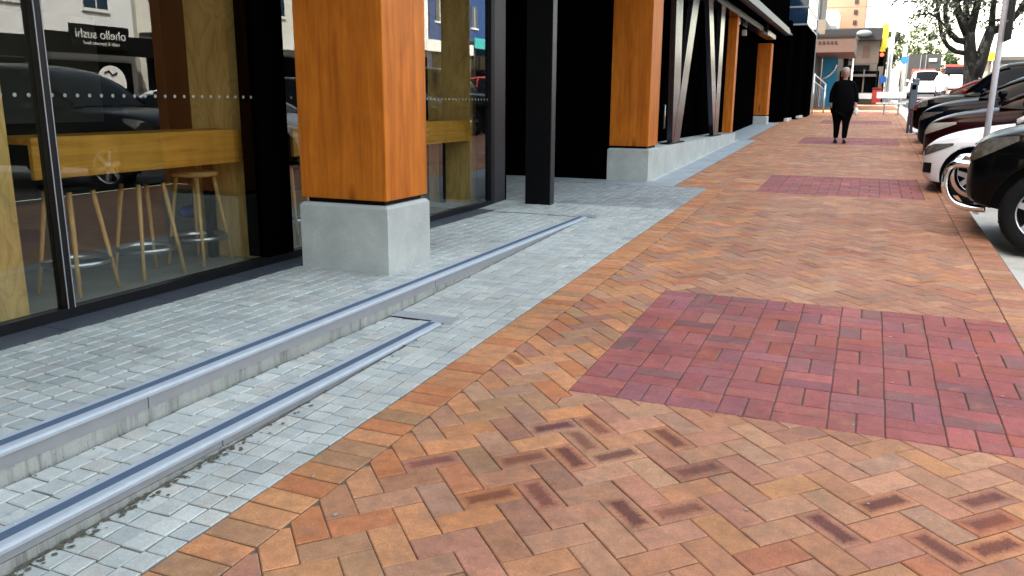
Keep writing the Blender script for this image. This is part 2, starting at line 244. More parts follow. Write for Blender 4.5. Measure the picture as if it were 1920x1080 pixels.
# ------------------------------------------------------------------ geometry helpers
class MB:
    def __init__(s): s.v = []; s.f = []; s.sm = []; s.mi = []
    def add(s, vs, fs, smooth=False, mi=0):
        o = len(s.v); s.v += [tuple(p) for p in vs]
        for f in fs: s.f.append([o + i for i in f]); s.sm.append(smooth); s.mi.append(mi)
        return s
    def box(s, x0, x1, y0, y1, z0, z1, mi=0, bev=0):
        x0, x1 = min(x0, x1), max(x0, x1); y0, y1 = min(y0, y1), max(y0, y1); z0, z1 = min(z0, z1), max(z0, z1)
        if bev:
            bm = bmesh.new(); bmesh.ops.create_cube(bm, size=1)
            for v in bm.verts: v.co = Vector(((x0 + x1) / 2 + v.co.x * (x1 - x0), (y0 + y1) / 2 + v.co.y * (y1 - y0), (z0 + z1) / 2 + v.co.z * (z1 - z0)))
            bmesh.ops.bevel(bm, geom=list(bm.edges), offset=bev, segments=2, affect='EDGES', profile=.5)
            bm.verts.index_update(); s.add([v.co[:] for v in bm.verts], [[v.index for v in f.verts] for f in bm.faces], False, mi); bm.free(); return s
        return s.add([(x0, y0, z0), (x1, y0, z0), (x1, y1, z0), (x0, y1, z0), (x0, y0, z1), (x1, y0, z1), (x1, y1, z1), (x0, y1, z1)],
                     [[3, 2, 1, 0], [4, 5, 6, 7], [0, 1, 5, 4], [1, 2, 6, 5], [2, 3, 7, 6], [3, 0, 4, 7]], False, mi)
    def hexa(s, b, t, mi=0):   # two quads, bottom and top
        return s.add(list(b) + list(t), [[3, 2, 1, 0], [4, 5, 6, 7], [0, 1, 5, 4], [1, 2, 6, 5], [2, 3, 7, 6], [3, 0, 4, 7]], False, mi)
    def tube(s, path, r, n=10, smooth=True, mi=0, cap=True):
        pts = [Vector(p) for p in path]; rs = r if isinstance(r, (list, tuple)) else [r] * len(pts); vs = []; prev = None
        for i, p in enumerate(pts):
            d = (pts[min(i + 1, len(pts) - 1)] - pts[max(i - 1, 0)]).normalized()
            a = prev if prev is not None else (Vector((0, 0, 1)) if abs(d.z) < .9 else Vector((1, 0, 0)))
            u = (a - d * a.dot(d)).normalized(); prev = u; q = d.cross(u)
            for k in range(n):
                g = 2 * math.pi * k / n; vs.append(p + (u * math.cos(g) + q * math.sin(g)) * rs[i])
        fs = []
        for i in range(len(pts) - 1):
            for k in range(n): fs.append([i * n + k, i * n + (k + 1) % n, (i + 1) * n + (k + 1) % n, (i + 1) * n + k])
        s.add(vs, fs, smooth, mi)
        if cap:
            o = len(s.v) - len(vs); s.f.append([o + k for k in range(n)][::-1]); s.sm.append(False); s.mi.append(mi)
            s.f.append([o + (len(pts) - 1) * n + k for k in range(n)]); s.sm.append(False); s.mi.append(mi)
        return s
    def lathe(s, prof, c, axis='z', n=24, smooth=True, mi=0):
        vs = []; c = Vector(c)
        for (r, h) in prof:
            for k in range(n):
                g = 2 * math.pi * k / n; a, b2 = r * math.cos(g), r * math.sin(g)
                vs.append(c + (Vector((a, b2, h)) if axis == 'z' else Vector((a, h, b2)) if axis == 'y' else Vector((h, a, b2))))
        fs = []
        for i in range(len(prof) - 1):
            for k in range(n): fs.append([i * n + k, i * n + (k + 1) % n, (i + 1) * n + (k + 1) % n, (i + 1) * n + k])
        return s.add(vs, fs, smooth, mi)
    def ball(s, c, rx, ry, rz, n=16, m=10, mi=0, smooth=True):
        vs = []; fs = []
        for i in range(m + 1):
            a = math.pi * i / m
            for k in range(n):
                g = 2 * math.pi * k / n; vs.append((c[0] + rx * math.sin(a) * math.cos(g), c[1] + ry * math.sin(a) * math.sin(g), c[2] + rz * math.cos(a)))
        for i in range(m):
            for k in range(n): fs.append([i * n + k, (i + 1) * n + k, (i + 1) * n + (k + 1) % n, i * n + (k + 1) % n])
        return s.add(vs, fs, smooth, mi)
    def build(s, name, mats, parent=None):
        off = Vector((0, 0, 0)); p = parent
        while p is not None: off += p.location; p = p.parent
        me = bpy.data.meshes.new(name); me.from_pydata([(v[0] - off.x, v[1] - off.y, v[2] - off.z) for v in s.v], [], s.f)
        for m in (mats if isinstance(mats, (list, tuple)) else [mats]): me.materials.append(m)
        me.polygons.foreach_set('use_smooth', s.sm); me.polygons.foreach_set('material_index', s.mi); me.update()
        bm = bmesh.new(); bm.from_mesh(me); bmesh.ops.recalc_face_normals(bm, faces=bm.faces); bm.to_mesh(me); bm.free()
        o = bpy.data.objects.new(name, me); SC.collection.objects.link(o)
        if parent: o.parent = parent
        return o
def box(name, m, parent, *a, **k): return MB().box(*a, **k).build(name, m, parent)
def thing(name, label, cat, loc=(0, 0, 0), group=None):
    o = bpy.data.objects.new(name, None); SC.collection.objects.link(o); o.location = loc; o.empty_display_size = .2
    o['label'] = label; o['category'] = cat
    if group: o['group'] = group
    return o
def tag(o, label, cat, group=None):
    o['label'] = label; o['category'] = cat
    if group: o['group'] = group
    return o
def struct(o): o['kind'] = 'structure'; return o
def copy_tree(o, parent=None):
    c = o.copy(); SC.collection.objects.link(c)
    if parent is not None: c.parent = parent
    for ch in list(o.children): copy_tree(ch, c)
    return c

# ------------------------------------------------------------------ ground sheets
def sheet(name, m, x0, x1, ys, dz):
    b = MB()
    for i in range(len(ys) - 1):
        a, c = ys[i], ys[i + 1]
        b.add([(x0, a, zg(a) + dz), (x1, a, zg(a) + dz), (x1, c, zg(c) + dz), (x0, c, zg(c) + dz)], [[0, 1, 2, 3]])
    return struct(b.build(name, m))
sheet('ground', GROUND, -900, 900, [-300, -20, 0, 130, 1400], -.42)
sheet('road', ASPH, 1.55, 17.0, [-20, 0, 130, 300], -.118)
g = MB()   # pale concrete gutter, dished
for a, c in ((-20, 60),):
    pr = [(1.135, -.004), (1.14, -.104), (1.3, -.112), (1.56, -.108)]
    vs = [(x, y, zg(y) + z) for y in (a, c) for x, z in pr]
    g.add(vs, [[i, i + 1, i + 5, i + 4] for i in range(3)])
struct(g.build('gutter', PALEC))

# ------------------------------------------------------------------ paving pieces as real blocks
def clip(poly, nx, ny, d):
    out = []; n = len(poly)
    for i in range(n):
        p, q = poly[i], poly[(i + 1) % n]; a = nx * p[0] + ny * p[1] - d; b = nx * q[0] + ny * q[1] - d
        if a <= 0: out.append(p)
        if (a < 0 < b) or (b < 0 < a): t = a / (a - b); out.append((p[0] + (q[0] - p[0]) * t, p[1] + (q[1] - p[1]) * t))
    return out
def cliprect(p, r):
    for nx, ny, d in ((-1, 0, -r[0]), (1, 0, r[1]), (0, -1, -r[2]), (0, 1, r[3])):
        p = clip(p, nx, ny, d)
        if len(p) < 3: return []
    return p
def area(p): return .5 * sum(p[i][0] * p[(i + 1) % len(p)][1] - p[(i + 1) % len(p)][0] * p[i][1] for i in range(len(p)))
def inset(p, e):
    if area(p) < 0: p = p[::-1]
    q = list(p)
    for i in range(len(p)):
        a, b = p[i], p[(i + 1) % len(p)]; ex, ey = b[0] - a[0], b[1] - a[1]; L = math.hypot(ex, ey)
        if L < 1e-6: continue
        nx, ny = ey / L, -ex / L
        q = clip(q, nx, ny, nx * a[0] + ny * a[1] - e)
        if len(q) < 3: return []
    r = [q[0]]
    for s in q[1:]:
        if math.hypot(s[0] - r[-1][0], s[1] - r[-1][1]) > 1e-4: r.append(s)
    if len(r) > 2 and math.hypot(r[0][0] - r[-1][0], r[0][1] - r[-1][1]) < 1e-4: r.pop()
    return r if len(r) > 2 else []
class Pav:
    def __init__(s): s.v = []; s.f = []; s.c = []; s.uv = []
    def piece(s, poly, zf, col, gap=.002, bev=.004, drop=.006, burn=0, uvf=None, lift=0, tilt=.0012):
        a = inset(poly, gap); b = inset(poly, gap + bev)
        if not a or not b or abs(area(b)) < 2e-4: return
        cx = sum(p[0] for p in b) / len(b); cy = sum(p[1] for p in b) / len(b)
        tx, ty = rnd.uniform(-tilt, tilt) * 10, rnd.uniform(-tilt, tilt) * 10
        zz = lambda p, k: zf(p[1]) + lift + (p[0] - cx) * tx + (p[1] - cy) * ty - k
        uvf = uvf or (lambda p: (.5, .5))
        if len(a) != len(b): a = b
        o = len(s.v); n = len(b)
        s.v += [(p[0], p[1], zz(p, 0)) for p in b] + [(p[0], p[1], zz(p, bev * .8)) for p in a] + [(p[0], p[1], zz(p, drop + .012)) for p in a]
        s.f.append([o + i for i in range(n)]); s.uv += [uvf(p) for p in b]; s.c.append((*col, burn))
        for i in range(n):
            j = (i + 1) % n
            s.f.append([o + i, o + n + i, o + n + j, o + j]); s.uv += [uvf(b[i])] * 4; s.c.append((*col, 0))
            s.f.append([o + n + i, o + 2 * n + i, o + 2 * n + j, o + n + j]); s.uv += [uvf(b[i])] * 4; s.c.append((*[x * .8 for x in col], 0))
    def build(s, name, m):
        me = bpy.data.meshes.new(name); me.from_pydata(s.v, [], s.f); me.materials.append(m)
        at = me.attributes.new('bcol', 'FLOAT_COLOR', 'FACE'); at.data.foreach_set('color', [x for c in s.c for x in c])
        uv = me.uv_layers.new(name='buv'); uv.data.foreach_set('uv', [x for c in s.uv for x in c])
        o = bpy.data.objects.new(name, me); SC.collection.objects.link(o); return struct(o)
def srgb(r, g, b, k=.74):
    f = lambda c: ((c / 255 + .055) / 1.055) ** 2.4 if c > 10 else c / 3294
    return (f(r) * k, f(g) * k, f(b) * k)
def jit(c, a=.09):
    k = 1 + rnd.uniform(-a, a); return tuple(max(.005, x * k * (1 + rnd.uniform(-.025, .025))) for x in c)
PAL = [((190, 148, 118), 5), ((186, 142, 114), 6), ((186, 138, 106), 5), ((178, 142, 118), 4), ((182, 134, 110), 5), ((196, 146, 106), 3), ((198, 156, 124), 1), ((186, 126, 96), .6), ((172, 128, 106), 2.5), ((192, 142, 116), 1)]
HEAD = [((200, 144, 100), 4), ((204, 152, 108), 4), ((194, 132, 90), 3), ((194, 132, 98), 2), ((180, 142, 108), 2), ((208, 150, 106), 2)]
REDP = [((168, 100, 98), 5), ((160, 96, 96), 5), ((172, 106, 102), 4), ((156, 100, 106), 3), ((140, 98, 98), 1.6), ((168, 98, 86), 2.5), ((160, 106, 108), 1.5), ((176, 122, 110), .15)]
def tune(c): return (c[0] * 1.06, c[1] * .95, c[2] * .91)   # fired-clay hue
def pick(pal):
    t = rnd.uniform(0, sum(w for _, w in pal))
    for c, w in pal:
        t -= w
        if t <= 0: return jit(tune(srgb(*c)))
    return jit(tune(srgb(*pal[0][0])))
def gjit(pal, k0=.87):
    t = rnd.uniform(0, sum(w for _, w in pal))
    for c, w in pal:
        t -= w
        if t <= 0: break
    k = rnd.uniform(.92, 1.07); return tuple(x * k for x in srgb(*c, k=k0))
BL, BW = .2365, .1182
PATCH = [(-1.24, .905, 3.62, 5.72), (-1.30, .72, 11.25, 13.35), (-1.45, .66, 19.75, 21.9), (-1.45, .66, 28.2, 30.3), (-1.3, .7, 36.6, 38.7)]
FIELDS = [(-1.725, .905, -1.6, 11.4), (-2.43, .905, 11.4, 20.5), (-2.66, .905, 20.5, 34.3), (-2.5, .905, 34.3, 47)]
# clusters of kiln-burnt bricks seen on the near paving
BURN = [(-1.201, 3.074), (-1.008, 3.056), (-0.932, 3.215), (-0.840, 3.039), (-1.089, 2.893), (-0.928, 2.888), (-0.587, 3.176), (-1.096, 2.579), (-0.932, 2.566), (-0.684, 2.703), (-0.523, 2.687), (0.043, 2.814), (0.341, 2.777), (0.430, 2.957), (0.517, 3.109), (0.502, 2.788), (-1.601, 3.901), (-0.387, 3.039), (0.077, 2.987)]
foot = Pav(); bed = MB()
def brick(poly, uvf, pal=PAL, burn=0, gap=.0018):
    cx = sum(p[0] for p in poly) / len(poly); cyy = sum(p[1] for p in poly) / len(poly)
    c = pick(pal)
    if pal is PAL and cx < -1.0 and rnd.random() < .5: c = pick(HEAD)
    foot.piece(poly, zg, c, gap=gap, burn=burn, uvf=uvf, lift=rnd.gauss(0, .0007))
ca, sa = math.cos(R(45)), math.sin(R(45))
def rot(u, v, ox=-1.2, oy=2.89): return (ox + u * ca - v * sa, oy + u * sa + v * ca)
for i in range(-190, 300):
    for j in range(-190, 300):
        # herringbone cell set: horizontal brick at (i,j) when (i-j)%4==0, vertical when ==3 (unit BW)
        k = (i - j) % 4
        if k == 0: u0, v0, du, dv = i * BW, j * BW, BL, BW
        elif k == 3: u0, v0, du, dv = i * BW, j * BW, BW, BL
        else: continue
        c0 = rot(u0 + du / 2, v0 + dv / 2)
        if not (-3.0 < c0[0] < 1.2 and -1.9 < c0[1] < 47.3): continue
        P = [rot(u0, v0), rot(u0 + du, v0), rot(u0 + du, v0 + dv), rot(u0, v0 + dv)]
        def uvf(p, u0=u0, v0=v0, du=du, dv=dv):
            X, Y = p[0] + 1.2, p[1] - 2.89; a = (X * ca + Y * sa - u0) / du; b = (-X * sa + Y * ca - v0) / dv
            return (a, b) if du > dv else (b, a)
        burn = 0
        for bx, by in BURN:
            a_, b_ = ((bx + 1.2) * ca + (by - 2.89) * sa - u0) / du, (-(bx + 1.2) * sa + (by - 2.89) * ca - v0) / dv
            if 0 <= a_ < 1 and 0 <= b_ < 1: burn = rnd.uniform(.8, 1)
        if not burn and rnd.random() < (.05 if c0[1] > 5.7 else .022): burn = rnd.uniform(.4, .85)
        for fd in FIELDS:
            q = cliprect(P, fd)
            if not q or abs(area(q)) < 4e-4: continue
            pa = None
            for pt in PATCH:
                if cliprect(q, pt): pa = pt
            if pa is None: brick(q, uvf, burn=burn); continue
            for rr in ((-9, pa[0], -99, 99), (pa[1], 9, -99, 99), (pa[0], pa[1], -99, pa[2]), (pa[0], pa[1], pa[3], 99)):
                z = cliprect(q, rr)
                if z and abs(area(z)) > 4e-4: brick(z, uvf, burn=burn)
def rectp(x0, x1, y0, y1): return [(x0, y0), (x1, y0), (x1, y1), (x0, y1)]
y = -1.6
while y < 11.4: brick(rectp(-1.957, -1.727, y, min(y + .115, 11.4)), None, HEAD, gap=.0022); y += .117
y = -1.6
while y < 47: brick(rectp(.908, 1.132, y, y + .115), None, PAL); y += .117
for (x0, x1, y0, y1) in PATCH:           # basket weave panels
    nx = round((x1 - x0) / .238); ny = round((y1 - y0) / .236); sx = (x1 - x0) / nx; sy = (y1 - y0) / ny
    for a in range(nx):
        for b in range(ny):
            X, Y = x0 + a * sx, y0 + b * sy
            if (a + b) % 2: cells = [rectp(X, X + sx / 2, Y, Y + sy), rectp(X + sx / 2, X + sx, Y, Y + sy)]
            else: cells = [rectp(X, X + sx, Y, Y + sy / 2), rectp(X, X + sx, Y + sy / 2, Y + sy)]
            for cidx, c in enumerate(cells): brick(c, None, REDP, gap=.0016 if (a + b) % 2 == 0 else .0036)
foot.build('brick_footpath', BRICK)
sheet('footpath_bed', JOINT, -2.8, 1.134, [-20, 0, 47.3], -.0075)

sett = Pav()
GR = [((186, 189, 183), 4), ((182, 186, 181), 4), ((192, 194, 188), 3), ((176, 180, 176), 2), ((187, 185, 177), 2)]
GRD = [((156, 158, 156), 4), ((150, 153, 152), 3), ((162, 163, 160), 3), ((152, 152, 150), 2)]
def setts(x0, x1, y0, y1, zf, sz=.099, jx=.003, pal=GR, gap=.0028, bev=.006, stag=0, lift=.0012, reg=None):
    n = max(1, round((x1 - x0) / sz)); s = (x1 - x0) / n
    for a in range(n):
        yy = y0 - rnd.uniform(0, stag) * sz
        while yy < y1:
            L = sz * rnd.uniform(1 - jx * 10, 1 + jx * 10)
            p = cliprect(rectp(x0 + a * s, x0 + (a + 1) * s, yy, yy + L), (x0, x1, y0, y1))
            if reg: p = cliprect(p, reg(x0 + a * s)) if p else p
            if p and abs(area(p)) > 8e-4:
                p = [(q[0] + rnd.uniform(-jx, jx), q[1] + rnd.uniform(-jx, jx)) for q in p]
                sett.piece(p, zf, gjit(pal), gap=gap, bev=bev, lift=rnd.gauss(0, lift), tilt=.0016)
            yy += L
PZ, TZ = .262, .134
setts(-3.905, -2.868, -1.6, 8.5, lambda y: PZ, jx=.003, stag=.3, bev=.006, gap=.003, lift=.0009)
setts(-2.74, -2.421, -1.6, 4.398, lambda y: TZ, sz=.1, jx=.003, stag=.4, bev=.006)
setts(-2.34, -1.961, -1.6, 4.40, zg, sz=.0985, jx=.002, bev=.004)
setts(-2.742, -1.961, 4.66, 8.56, zg, sz=.0985, jx=.002, bev=.004)
setts(-2.742, -2.345, 4.53, 4.66, zg, sz=.0985, jx=.002, bev=.004)
setts(-2.34, -1.961, 4.40, 4.66, zg, sz=.0985, jx=.002, bev=.004)
setts(-5.6, -1.961, 8.56, 9.4, zg, jx=.003, stag=.6, bev=.005)
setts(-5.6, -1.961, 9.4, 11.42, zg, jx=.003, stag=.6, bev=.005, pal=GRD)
sett.build('grey_sett_paving', SETT)
# beds below the setts
b = MB()
b.add([(-4.0, -20, PZ - .008), (-2.86, -20, PZ - .008), (-2.86, 8.55, PZ - .008), (-4.0, 8.55, PZ - .008)], [[0, 1, 2, 3]])
b.add([(-2.742, -20, TZ - .008), (-2.40, -20, TZ - .008), (-2.40, 4.4, TZ - .008), (-2.742, 4.4, TZ - .008)], [[0, 1, 2, 3]])
b.add([(-2.345, -20, zg(-20) - .009), (-1.94, -20, zg(-20) - .009), (-1.94, 8.56, zg(8.56) - .009), (-2.345, 8.56, zg(8.56) - .009)], [[0, 1, 2, 3]])
b.add([(-2.75, 4.4, zg(4.4) - .009), (-2.345, 4.4, zg(4.4) - .009), (-2.345, 8.56, zg(8.56) - .009), (-2.75, 8.56, zg(8.56) - .009)], [[0, 1, 2, 3]])
b.add([(-5.6, 8.56, zg(8.56) - .009), (-1.94, 8.56, zg(8.56) - .009), (-1.94, 11.44, zg(11.44) - .009), (-5.6, 11.44, zg(11.44) - .009)], [[0, 1, 2, 3]])
struct(b.build('sett_bed', JOINTG))
# smooth grey strip past the entrance, and paving round the far column
b = MB()
for (xa, xb, a, c) in ((-5.6, -2.435, 11.43, 20.5), (-5.6, -2.665, 20.5, 28.4)):
    b.add([(xa, a, zg(a) - .001), (xb, a, zg(a) - .001), (xb, c, zg(c) - .001), (xa, c, zg(c) - .001)], [[0, 1, 2, 3]])
struct(b.build('grey_strip_path', STONE))
box('pale_kerb_strip', PALEC, None, -2.9, -2.83, 11.9, 20.4, .30, .31)
o = bpy.data.objects['pale_kerb_strip']; me = o.data
for v in me.vertices: v.co.z = zg(v.co.y) + (.006 if v.co.z > .305 else -.05)
struct(o)
# risers (cast concrete) and dark stone bands
b = MB(); b.box(-2.86, -2.757, -20, 8.4, -.6, PZ - .07); b.box(-2.42, -2.357, -20, 4.3, -.6, TZ - .052); struct(b.build('step_risers', RISER))
b = MB()
yy = -3.0
while yy < 9.3:
    e = min(yy + .745, 9.36); b.box(-4.12, -3.909, yy, e - .004, PZ - .1, PZ + .003); yy += .749
struct(b.build('granite_threshold', GRAN))
b = MB()
for x0, x1, y0, y1 in ((-2.74, -2.43, 4.40, 4.52), (-2.43, -2.29, 4.37, 4.52)):
    b.add([(x0, y0, max(TZ, zg(y0)) + .004), (x1, y0, max(TZ, zg(y0)) + .004), (x1, y1, zg(y1) + .005), (x0, y1, zg(y1) + .005)], [[0, 1, 2, 3]])
b.add([(-2.862, 8.50, PZ + .006), (-2.64, 8.50, PZ + .006), (-2.70, 8.66, zg(8.66) + .006), (-2.862, 8.66, zg(8.66) + .006)], [[0, 1, 2, 3]])
struct(b.build('granite_step_end', GRANM))

# ------------------------------------------------------------------ stair nosings
def nosing(label, xf, z, y1, face):
    t = thing('stair_nosing', label, 'stair nosing', (xf, 2, z), 'aluminium nosings along the two steps')
    w_ = .121; b = MB()
    prof = [(-w_, -.01), (-w_, .002), (-w_ + .03, .003), (-w_ + .03, .001), (-.042, .001), (-.042, .004), (-.012, .004), (-.003, .001), (0, -.007), (-.002, -.02), (-.008, -.022), (-.012, -.022), (-.012, -.01)]
    n = len(prof); vs = [(xf + px, yy_, z + pz) for yy_ in (-20, y1) for px, pz in prof]
    b.add(vs, [[i, (i + 1) % n, n + (i + 1) % n, n + i] for i in range(n)] + [list(range(n))[::-1], [n + i for i in range(n)]]); b.build('nosing_profile', ALU, t)
    b = MB()
    for k in range(9):
        x = xf - w_ + .0315 + k * .0053; b.box(x, x + .0033, -20, y1 - .003, z + .0012, z + .0042)
    b.box(xf - w_ + .0305, xf - .0425, -20, y1 - .003, z + .0010, z + .0025); b.build('ribbed_insert', RIB, t)
    yy_ = .4
    while yy_ < y1 - .2:
        MB().lathe([(.0001, .0042), (.0038, .0042), (.0042, .003)], (xf - w_ + .015, yy_, z), 'z', 10).build('screw', BRUSHED, t); yy_ += .6
    b = MB(); yy_ = -5.35
    while yy_ < y1 - .1:
        e = min(yy_ + 2.6, y1); b.box(xf - .016, xf - .0095, yy_, e - .006, z - face, z - .0225); yy_ += 2.6
    b.build('face_plate', ALUFACE, t)
nosing('long upper aluminium nosing with dark ribbed insert beneath the timber column', -2.745, PZ + .002, 8.52, .072)
nosing('short lower aluminium nosing with dark ribbed insert beside the brick paving', -2.345, TZ + .002, 4.37, .05)

# ------------------------------------------------------------------ timber columns
def column(label, x0, x1, y0, y1, zb, zt, ztop, grp='timber columns along the building', inset_=.012):
    t = thing('timber_column', label, 'column', ((x0 + x1) / 2, (y0 + y1) / 2, zb), grp)
    if zt > zb + .05:
        b = MB(); c = .022; bz = zt - .012
        r0 = [(x0, y0), (x1, y0), (x1, y1), (x0, y1)]; r1 = [(x0 + c, y0 + c), (x1 - c, y0 + c), (x1 - c, y1 - c), (x0 + c, y1 - c)]
        b.add([(*p, zb - .25) for p in r0] + [(*p, bz - c) for p in r0] + [(*p, bz) for p in r1], [[0, 1, 5, 4], [1, 2, 6, 5], [2, 3, 7, 6], [3, 0, 4, 7], [4, 5, 9, 8], [5, 6, 10, 9], [6, 7, 11, 10], [7, 4, 8, 11], [8, 9, 10, 11]])
        b.build('concrete_base', CONC, t)
        MB().box(x0 + .05, x1 - .05, y0 + .05, y1 - .05, zt - .014, zt + .03).build('steel_shoe', BLACK, t)
    MB().box(x0 + inset_ - .002, x1 - inset_ + .002, y0 + inset_ - .002, y1 - inset_ + .002, zt + .022, ztop, bev=.006).build('timber_shaft', TIMBER, t)
    return t
column('nearest massive orange timber column on a chamfered concrete block before the shop window', -3.86, -3.10, 4.98, 5.60, PZ, .77, 3.8)
column('second orange timber column, on the concrete block at the end of the low wall', -3.52, -2.90, 11.80, 12.42, .36, .845, 3.8, inset_=.02)
column('slim timber column behind the steel braces at the far end of the low wall', -3.12, -2.90, 19.55, 19.85, .78, .80, 3.75)
column('farthest orange timber column on a concrete base beside the black wall', -3.64, -2.98, 27.3, 27.9, .84, 1.10, 3.3)

# low concrete wall, ground rises along it
t = MB(); t.hexa([(-3.35, 12.42, .2), (-2.90, 12.42, .2), (-2.90, 20.3, .2), (-3.35, 20.3, .2)], [(-3.35, 12.42, .83), (-2.905, 12.42, .83), (-2.905, 20.3, .80), (-3.35, 20.3, .80)])
tag(t.build('low_wall', CONC), 'low grey concrete wall running from second column, shrinking as the ground rises', 'low wall')

# V braces
def brace(label, base, tops, wd):
    t = thing('steel_brace', label, 'steel brace', (base[0], base[1], base[2]), 'V-shaped steel braces on the low wall')
    for q_, (ty, tz) in enumerate(tops):
        b = MB(); x0, x1 = base[0] - .09 + .004 * q_, base[0] + .004 * q_; h = wd / 2; by, bz = base[1], base[2]
        by += h * .12 * (1 if ty > by else -1)
        b.hexa([(x0, by - h, bz), (x1, by - h, bz), (x1, by + h, bz), (x0, by + h, bz)], [(x0, ty - h, tz), (x1, ty - h, tz), (x1, ty + h, tz), (x0, ty + h, tz)]); b.build('leg', STEEL, t)
    MB().box(base[0] - .13, base[0] + .03, base[1] - wd * 1.15, base[1] + wd * 1.15, base[2], base[2] + .018).build('base_plate', BLACK, t)
brace('nearer V-shaped dark steel brace standing on low wall beside second timber column', (-2.97, 13.95, .825), ((13.72, 3.42), (15.15, 3.42)), .5)
brace('narrow V-shaped steel brace on low wall just before the slim timber column', (-2.97, 17.9, .81), ((16.45, 3.42), (17.95, 3.42)), .46)

# ------------------------------------------------------------------ the dark building
B = thing('office_building', 'long dark building with black recesses, steel beams and floors above the columns', 'building', (-6, 12, 0))
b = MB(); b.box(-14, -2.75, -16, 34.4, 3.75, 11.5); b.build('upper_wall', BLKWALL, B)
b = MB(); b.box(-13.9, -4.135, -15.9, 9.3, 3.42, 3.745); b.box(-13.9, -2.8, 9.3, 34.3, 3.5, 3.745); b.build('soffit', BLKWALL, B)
for k in range(8):   # upper windows
    b = MB(); b.box(-2.76, -2.735, -14 + k * 6, -9.6 + k * 6, 5.2, 7.0); b.box(-2.76, -2.735, -14 + k * 6, -9.6 + k * 6, 8.2, 10.0); b.build('window', DKGLASS, B)
b = MB(); b.box(-14, -3.53, 11.86, 12.2, -.2, 3.45); b.build('entry_side_wall', BLKWALL, B)
b = MB(); b.box(-6.6, -6.5, 9.2, 11.86, -.2, 3.45); b.build('entry_door_wall', BLKWALL, B)
b = MB(); b.box(-6.49, -4.13, 9.40, 9.46, -.2, 3.42); b.build('entry_near_wall', BLKWALL, B)
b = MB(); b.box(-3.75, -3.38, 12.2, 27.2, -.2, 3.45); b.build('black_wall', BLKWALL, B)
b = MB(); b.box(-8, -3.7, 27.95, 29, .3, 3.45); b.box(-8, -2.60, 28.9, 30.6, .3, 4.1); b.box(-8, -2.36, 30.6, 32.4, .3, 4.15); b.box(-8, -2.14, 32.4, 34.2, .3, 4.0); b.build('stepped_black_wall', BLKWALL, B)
b = MB(); b.box(-2.60, -2.50, 28.9, 30.6, .9, 1.0); b.box(-2.36, -2.26, 30.6, 32.4, .98, 1.06); b.build('wall_kerb', PALEC, B)
b = MB(); b.box(-3.1, -2.83, 12.45, 26.8, 3.36, 3.60); b.build('steel_beam', STEEL, B)
b = MB(); b.box(-2.50, -2.40, 9.5, 26.5, 3.47, 3.60); b.box(-2.62, -2.52, 9.5, 27.5, 3.66, 3.74); b.build('fascia_beam', mat('fascia_grey', (.075, .075, .085), .45, metal=.3), B)
b = MB(); b.box(-2.74, -2.52, 9.5, 28.6, 3.60, 3.655); b.build('fascia_soffit', DKGREY, B)
b = MB(); b.box(-3.6, -2.16, 29.6, 34.5, 4.02, 9.5); b.build('corner_glazing', BLUEGL, B)
b = MB(); b.box(-2.19, -2.13, 34.46, 34.53, .95, 9.5)
for z in (4.0, 4.55, 5.1, 5.65, 6.2): b.box(-2.165, -2.145, 29.6, 34.46, z, z + .05); b.box(-3.6, -2.165, 29.57, 29.60, z, z + .05)
b.build('glazing_frame', mat('frame_grey', (.3, .31, .34), .4, metal=.5), B)
b = MB(); b.box(-3.28, -3.18, 22.9, 23.05, 3.22, 3.36); b.build('wall_lamp', WHITEP, B)
b = MB(); b.box(-3.30, -3.02, 20.6, 20.75, 3.30, 3.47, bev=.02); b.build('junction_box', ALLOY, B)
# door handle on the black wall
b = MB(); b.tube([(-3.36, 14.6, 1.05), (-3.33, 14.6, 1.05), (-3.33, 14.6, 1.45), (-3.36, 14.6, 1.45)], .014, 8); b.build('door_handle', ALLOY, B)
# hanging sign
t = thing('hanging_sign', 'dark hanging sign panel with pale edge under far end of the beam', 'sign', (-3.0, 24, 3.3))
MB().hexa([(-3.24, 23.9, 3.60), (-2.76, 24.0, 3.34), (-2.76, 24.06, 3.34), (-3.24, 23.96, 3.60)], [(-3.24, 23.9, 3.95), (-2.76, 24.0, 3.62), (-2.76, 24.06, 3.62), (-3.24, 23.96, 3.95)]).build('panel', BLACK, t)
b = MB(); b.hexa([(-3.27, 23.87, 3.53), (-2.74, 23.97, 3.27), (-2.74, 24.09, 3.27), (-3.27, 23.99, 3.53)], [(-3.27, 23.87, 3.60), (-2.74, 23.97, 3.34), (-2.74, 24.09, 3.34), (-3.27, 23.99, 3.60)]); b.hexa([(-3.29, 23.87, 3.53), (-3.25, 23.87, 3.53), (-3.25, 23.99, 3.53), (-3.29, 23.99, 3.53)], [(-3.29, 23.87, 3.97), (-3.25, 23.87, 3.97), (-3.25, 23.99, 3.97), (-3.29, 23.99, 3.97)]); b.build('frame', ALUFACE, t)

